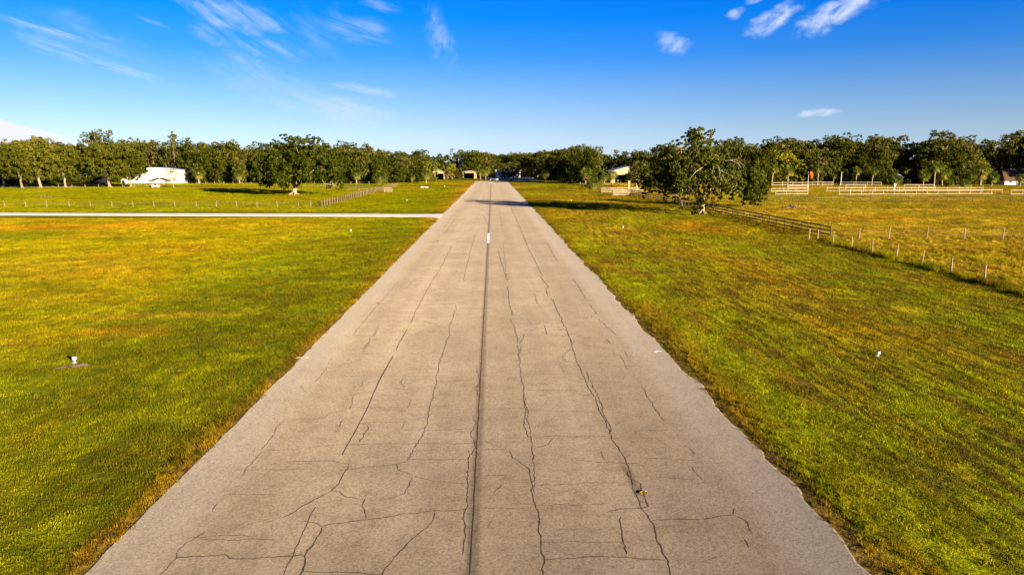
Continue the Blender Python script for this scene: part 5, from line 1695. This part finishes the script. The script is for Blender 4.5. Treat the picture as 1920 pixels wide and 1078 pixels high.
# white building across the runway end
Yw = 425
a = PX(929, 333, Yw); c_ = PX(976, 333, Yw)
e_ = empty('building', (a.x, Yw, 0), 0, 'long white building behind the trees across the runway end', 'building')
w = c_.x - a.x; h_ = PX(950, 319.5, Yw).z
MB().box(0, w, 0, 10, 0, h_).build('wall', M['white_metal'], e_)
MB().prism([(-0.5, h_ + 0.002), (w + 0.5, h_ + 0.002), (w + 0.5, h_ + 0.2), (w / 2, h_ + 0.7), (-0.5, h_ + 0.2)], -0.6, 10.6).build('roof', M['grey_roof'], e_)
for i in range(5):
    x_ = w * (0.08 + 0.19 * i)
    wn = MB().box(x_, x_ + 1.9, -0.08, -0.01, 1.4, 3.0).build('window', M['white_paint'], e_)
    MB().box(x_ + 0.15, x_ + 1.75, -0.12, -0.085, 1.5, 2.9).build('pane', M['glass'], wn)
MB().box(w * 0.93, w * 0.97, -0.1, -0.01, 0, 2.2).build('door', M['grey_roof'], e_)
# white barrier at the runway end
p = G(918.5, 338.8); p2 = G(935.5, 338.8)
e_ = empty('barrier', (p.x, p.y, 0), 0, 'low white board barrier across the far end of the runway', 'barrier')
w = p2.x - p.x
MB().box(0, w, -0.06, 0.0, 0.25, 0.85).build('board', M['white_paint'], e_)
for i in range(3):
    MB().box(0.2 + (w - 0.4) * i / 2 - 0.06, 0.2 + (w - 0.4) * i / 2 + 0.06, 0.003, 0.12, -0.1, 0.85).build('post', M['white_paint'], e_)
# white culvert head by the left path
p = G(796, 352.8)
e_ = empty('culvert_head', (p.x, p.y, 0), 0, 'low white concrete culvert head in the grass left of the runway', 'culvert')
MB().box(-1.3, 1.3, -0.2, 0.2, -0.1, 0.42).build('headwall', M['white_paint'], e_)
MB().tube([(0, -0.24, 0.12), (0, -0.205, 0.12)], [0.2, 0.2], 14).build('pipe_mouth', M['dark_in'], e_)
p = G(834, 352.2)
e_ = empty('marker_post', (p.x, p.y, 0), 0, 'short pale marker post by the path left of the runway', 'post')
MB().box(-0.08, 0.08, -0.08, 0.08, -0.1, 0.75).build('stake', M['white_paint'], e_)
MB().box(-0.1, 0.1, -0.1, 0.1, 0.75, 0.81).build('cap', M['white_paint'], e_)

# house at the right edge
Yq = 262
a = PX(1876, 352, Yq); w = 18.0
e_ = empty('house', (a.x, Yq, 0), 0, 'pale house with a brown hipped shingle roof at the right edge', 'house')
he = PX(1880, 338, Yq).z; hr = PX(1890, 316, Yq).z
MB().box(1.4, w, 0, 11, 0, he).build('wall', M['pale_wall'], e_)
mb = MB()
mb.add([(0.6, -0.9, he - 0.15), (w + 0.9, -0.9, he - 0.15), (w + 0.9, 11.9, he - 0.15), (0.6, 11.9, he - 0.15), (3.6, 5.5, hr), (w - 3.0, 5.5, hr)],
       [(0, 1, 5, 4), (1, 2, 5), (2, 3, 4, 5), (3, 0, 4), (3, 2, 1, 0)])
mb.build('roof', M['brown_roof'], e_)
for i in range(3):
    x_ = 3.0 + 4.2 * i
    wn = MB().box(x_, x_ + 1.5, -0.08, -0.01, 0.9, 2.2).build('window', M['white_paint'], e_)
    MB().box(x_ + 0.1, x_ + 1.4, -0.12, -0.085, 1.0, 2.1).build('pane', M['glass'], wn)
# low flat-roofed shed left of it
a = PX(1843, 349, 275); c_ = PX(1888, 349, 275)
e_ = empty('shed', (a.x, 275, 0), 0, 'low shed with a pale flat roof between the yellow tree and the house', 'shed')
w = c_.x - a.x; h_ = PX(1860, 323, 275).z
MB().box(0.3, w - 0.3, 0.3, 7, 0, h_ - 0.002).build('wall', M['brown_roof'], e_)
MB().box(-0.3, w + 0.3, -0.3, 7.5, h_, h_ + 0.35).build('roof', M['grey_roof'], e_)
# gazebo with grey pyramid roof
p = G(1696, 347.2)
e_ = empty('gazebo', (p.x, p.y + 6, 0), 0, 'small gazebo with a pointed grey roof in front of the wood', 'gazebo')
he = PX(1696, 332.5, p.y + 6).z; hr = PX(1696, 324, p.y + 6).z
mb = MB(); q_ = 2.1
mb.add([(-q_, -q_, he), (q_, -q_, he), (q_, q_, he), (-q_, q_, he), (0, 0, hr)], [(0, 1, 4), (1, 2, 4), (2, 3, 4), (3, 0, 4), (3, 2, 1, 0)])
mb.build('roof', M['grey_roof'], e_)
for sx in (-1, 1):
    for sy in (-1, 1):
        MB().box(sx * 1.6 - 0.09, sx * 1.6 + 0.09, sy * 1.6 - 0.09, sy * 1.6 + 0.09, -0.1, he - 0.002).build('post', M['pale_wall'], e_)
MB().box(-1.7, 1.7, -1.7, 1.7, 0.0, 0.18).build('floor', M['concrete'], e_)
# brown-roofed cottage behind the gazebo
p = PX(1701, 344, 280); c_ = PX(1722, 344, 280); w = c_.x - p.x
e_ = empty('cottage', (p.x, 280, 0), 0, 'small cottage with a tan brown roof right of the gazebo', 'cottage')
he = PX(1705, 336, 280).z; hr = PX(1705, 323.5, 280).z
MB().box(0.2, w - 0.2, 0.2, 6.8, 0, he - 0.002).build('wall', M['brown_roof'], e_)
mb = MB(); mb.add([(-0.3, -0.3, he), (w + 0.3, -0.3, he), (w + 0.3, 7.3, he), (-0.3, 7.3, he), (w * 0.75, 3.5, hr), (w + 0.2, 3.5, hr)], [(0, 1, 5, 4), (1, 2, 5), (2, 3, 4, 5), (3, 0, 4), (3, 2, 1, 0)])
mb.build('roof', M['brown_roof'], e_)
MB().box(w * 0.4, w * 0.6, 0.1, 0.17, 0, 2.0).build('door', M['dark_post'], e_)

# windsock
p = G(1514, 356)
e_ = empty('windsock', (p.x, p.y, 0), 0, 'orange windsock hanging limp on a pale pole behind the small paddock', 'windsock')
zt = PX(1517, 323.5, p.y).z
MB().tube([(0, 0, -0.1), (0, 0, zt + 0.2)], [0.075, 0.05], 8).build('pole', M['white_paint'], e_)
MB().tube([(0.1, 0, zt - 0.15), (0.18, -0.28, zt - 0.2), (0.4, -0.02, zt - 0.15), (0.2, 0.3, zt - 0.2), (0.08, 0.02, zt - 0.15)], [0.03] * 5, 5).build('hoop', M['grey_roof'], e_)
sk_ = MB()
sk_.tube([(0.25, 0, zt - 0.05), (0.55, 0, zt - 0.25), (0.85, 0, zt - 0.75), (0.95, 0, zt - 1.35), (0.9, 0, zt - 1.9)], [0.50, 0.62, 0.56, 0.42, 0.26], 12, False)
sk_.build('sock', M['orange'], e_, True)
# grey utility pole
p = G(1576, 349)
e_ = empty('utility_pole', (p.x, p.y, 0), 0, 'plain grey pole standing before the wood right of the windsock', 'pole')
zt = PX(1576, 322.5, p.y).z
MB().tube([(0, 0, -0.1), (0, 0, zt)], [0.16, 0.11], 8).build('shaft', M['pale_wall'], e_)
MB().box(-0.25, 0.25, -0.25, 0.25, -0.1, 0.25).build('footing', M['concrete'], e_)
# stone-like birdbath ornament seen before the gazebo
p = G(1676, 357)
e_ = empty('garden_urn', (p.x, p.y, 0), 0, 'pale garden urn on the lawn left of the gazebo', 'urn')
MB().tube([(0, 0, 0), (0, 0, 0.15), (0, 0, 0.3), (0, 0, 1.1), (0, 0, 1.5), (0, 0, 1.9), (0, 0, 2.1)], [0.42, 0.42, 0.2, 0.18, 0.42, 0.5, 0.3], 12).build('bowl', M['concrete'], e_, True)
MB().box(-0.45, 0.45, -0.45, 0.45, -0.1, -0.002).build('base', M['concrete'], e_)


# ------------------------------------------------------------------ runway edge lights
def runway_light(px, py, lab, h=0.36, tilt=0.0):
    h *= 0.85
    p = G(px, py)
    e_ = empty('runway_light', (p.x, p.y, 0), 0.3, lab, 'runway light', 'edge lights along both sides of the runway')
    e_.rotation_euler = (tilt, tilt * 0.5, 0.3)
    k = h / 0.36
    MB().tube([(0, 0, -0.05), (0, 0, 0.02)], [0.11, 0.11], 12).build('base_plate', M['grey_roof'], e_)
    MB().tube([(0, 0, 0.02), (0, 0, 0.13 * k)], [0.03, 0.03], 8).build('stem', M['white_paint'], e_)
    MB().tube([(0, 0, 0.13 * k), (0, 0, 0.16 * k), (0, 0, 0.22 * k), (0, 0, 0.30 * k)], [0.06, 0.085, 0.085, 0.07], 14).build('lens', M['lamp_glass'], e_, True)
    MB().tube([(0, 0, 0.301 * k), (0, 0, 0.335 * k), (0, 0, 0.36 * k)], [0.075, 0.07, 0.02], 14).build('cap', M['black'], e_, True)
    return e_


runway_light(140, 680, 'white edge light with a black cap nearest on the left grass', 0.38)
runway_light(1645, 668, 'white edge light nearest on the right grass', 0.34, 0.15)
runway_light(658, 434.5, 'small white edge light on the left grass just before the driveway', 0.42)
runway_light(1168, 428.5, 'small white edge light on the right grass before the tall oak', 0.42)
runway_light(763, 377.5, 'distant white edge light on the left grass beyond the driveway', 0.5)
runway_light(1071, 378, 'distant white edge light on the right grass near the oak shadow', 0.5)

# fallen branch beside the nearest left light
p = G(143, 689)
e_ = empty('fallen_branch', (p.x, p.y, 0), 0, 'fallen grey branch lying in the grass by the nearest left light', 'branch')
MB().tube([(-0.75, -0.25, 0.03), (-0.35, -0.05, 0.06), (-0.05, -0.08, 0.09), (0.2, 0.05, 0.08), (0.42, 0.12, 0.05)], [0.025, 0.045, 0.055, 0.05, 0.03], 7).build('stem', M['dark_post'], e_)
MB().tube([(0.02, -0.06, 0.09), (0.25, 0.10, 0.14), (0.45, 0.14, 0.07)], [0.04, 0.035, 0.02], 6).build('fork', M['dark_post'], e_)
MB().tube([(-0.30, -0.05, 0.06), (-0.15, -0.16, 0.11), (0.0, -0.24, 0.04)], [0.025, 0.02, 0.01], 5).build('twig', M['dark_post'], e_)

# log and brush pile in the right pasture
p = G(1484, 391)
e_ = empty('brush_pile', (p.x, p.y, 0), 0, 'pile of dark logs and dry brush in the right pasture', 'brush pile')
r = random.Random(3)
for k in range(9):
    an = r.uniform(-0.5, 0.5); L = r.uniform(0.7, 1.3); x_ = r.uniform(-1.0, 0.7); y_ = r.uniform(-0.5, 0.5); z_ = 0.14 + 0.22 * (k // 4)
    d = Vector((math.cos(an), math.sin(an), r.uniform(-0.1, 0.15))) * L / 2
    c0 = Vector((x_, y_, z_))
    MB().tube([c0 - d, c0 + d], [0.13, 0.10], 7).build('log', M['dark_post'] if k % 3 else M['dead_wood'], e_)
mb = MB()
for k in range(130):
    c0 = Vector((r.uniform(0.2, 4.2), r.uniform(-0.8, 0.8), 0)); c0.z = r.uniform(0.02, 0.55) * (1 - (c0.x - 1.5) ** 2 / 12)
    d = Vector((r.uniform(-1, 1), r.uniform(-1, 1), r.uniform(-0.35, 0.4))) * 0.4
    mb.tube([c0 - d, c0 + d * 0.6], [0.03, 0.012], 4)
tag(mb.build('brush', M['straw'], e_), kind='stuff')
# low dark stump heap in the left pasture
p = G(82, 371)
e_ = empty('stump_pile', (p.x, p.y, 0), 0, 'low heap of brown stumps in the far left pasture', 'stump pile')
for k, (x_, s_) in enumerate(((-0.7, 0.45), (0.4, 0.35), (1.1, 0.5), (1.7, 0.32))):
    MB().tube([(x_, 0, -0.1), (x_ + 0.05, 0, s_ * 0.9), (x_ + 0.1, 0.05, s_ * 1.15)], [s_ * 1.1, s_ * 0.8, s_ * 0.45], 9).build('stump', M['brown_roof'], e_, True)

# leaf litter and weeds on the runway
p = G(1207, 927)
e_ = empty('weed', (p.x, p.y, RW_Z), 0, 'small yellow weed growing from the right-hand crack of the runway', 'weed')
r = random.Random(12)
mb = MB()
for k in range(24):
    an = r.uniform(0, 6.28); L = r.uniform(0.05, 0.14); hz = r.uniform(0.015, 0.05)
    dx_, dy_ = math.cos(an) * L, math.sin(an) * L
    mb.add([(0, 0, 0.0), (dx_ * 0.6 - dy_ * 0.25, dy_ * 0.6 + dx_ * 0.25, hz), (dx_, dy_, hz * 0.8), (dx_ * 0.6 + dy_ * 0.25, dy_ * 0.6 - dx_ * 0.25, hz)], [(0, 1, 2, 3)])
mb.build('leaves', M['yellow_weed'], e_)
for (px, py, s_, lab) in ((710, 570, 0.24, 'brown dead leaf cluster on the left half of the runway'), (822, 453, 0.26, 'dark clod on the runway left of the painted stripe')):
    p = G(px, py)
    e_ = empty('leaf_litter', (p.x, p.y, RW_Z), 0, lab, 'leaf litter')
    mb = MB()
    for k in range(12):
        an = r.uniform(0, 6.28); rr_ = r.uniform(0, s_ * 0.5); L = s_ * r.uniform(0.25, 0.6)
        cx, cy = math.cos(an) * rr_, math.sin(an) * rr_ * 0.5; a2 = r.uniform(0, 6.28); ux, uy = math.cos(a2) * L, math.sin(a2) * L
        mb.add([(cx - ux * 0.5, cy - uy * 0.5, 0.01), (cx + uy * 0.25, cy - ux * 0.25, 0.03 + 0.01 * k % 0.05), (cx + ux * 0.5, cy + uy * 0.5, 0.06), (cx - uy * 0.25, cy + ux * 0.25, 0.04)], [(0, 1, 2, 3)])
    mb.build('leaves', M['bark'], e_)

tris = sum(sum(len(p.vertices) - 2 for p in me.polygons) if len(me.polygons) < 2000 else 2 * len(me.polygons) for me in bpy.data.meshes)
open('/tmp/tris.txt', 'w').write(str(tris)) if False else None
print('TRIS', tris, 'OBJECTS', len(scene.objects))
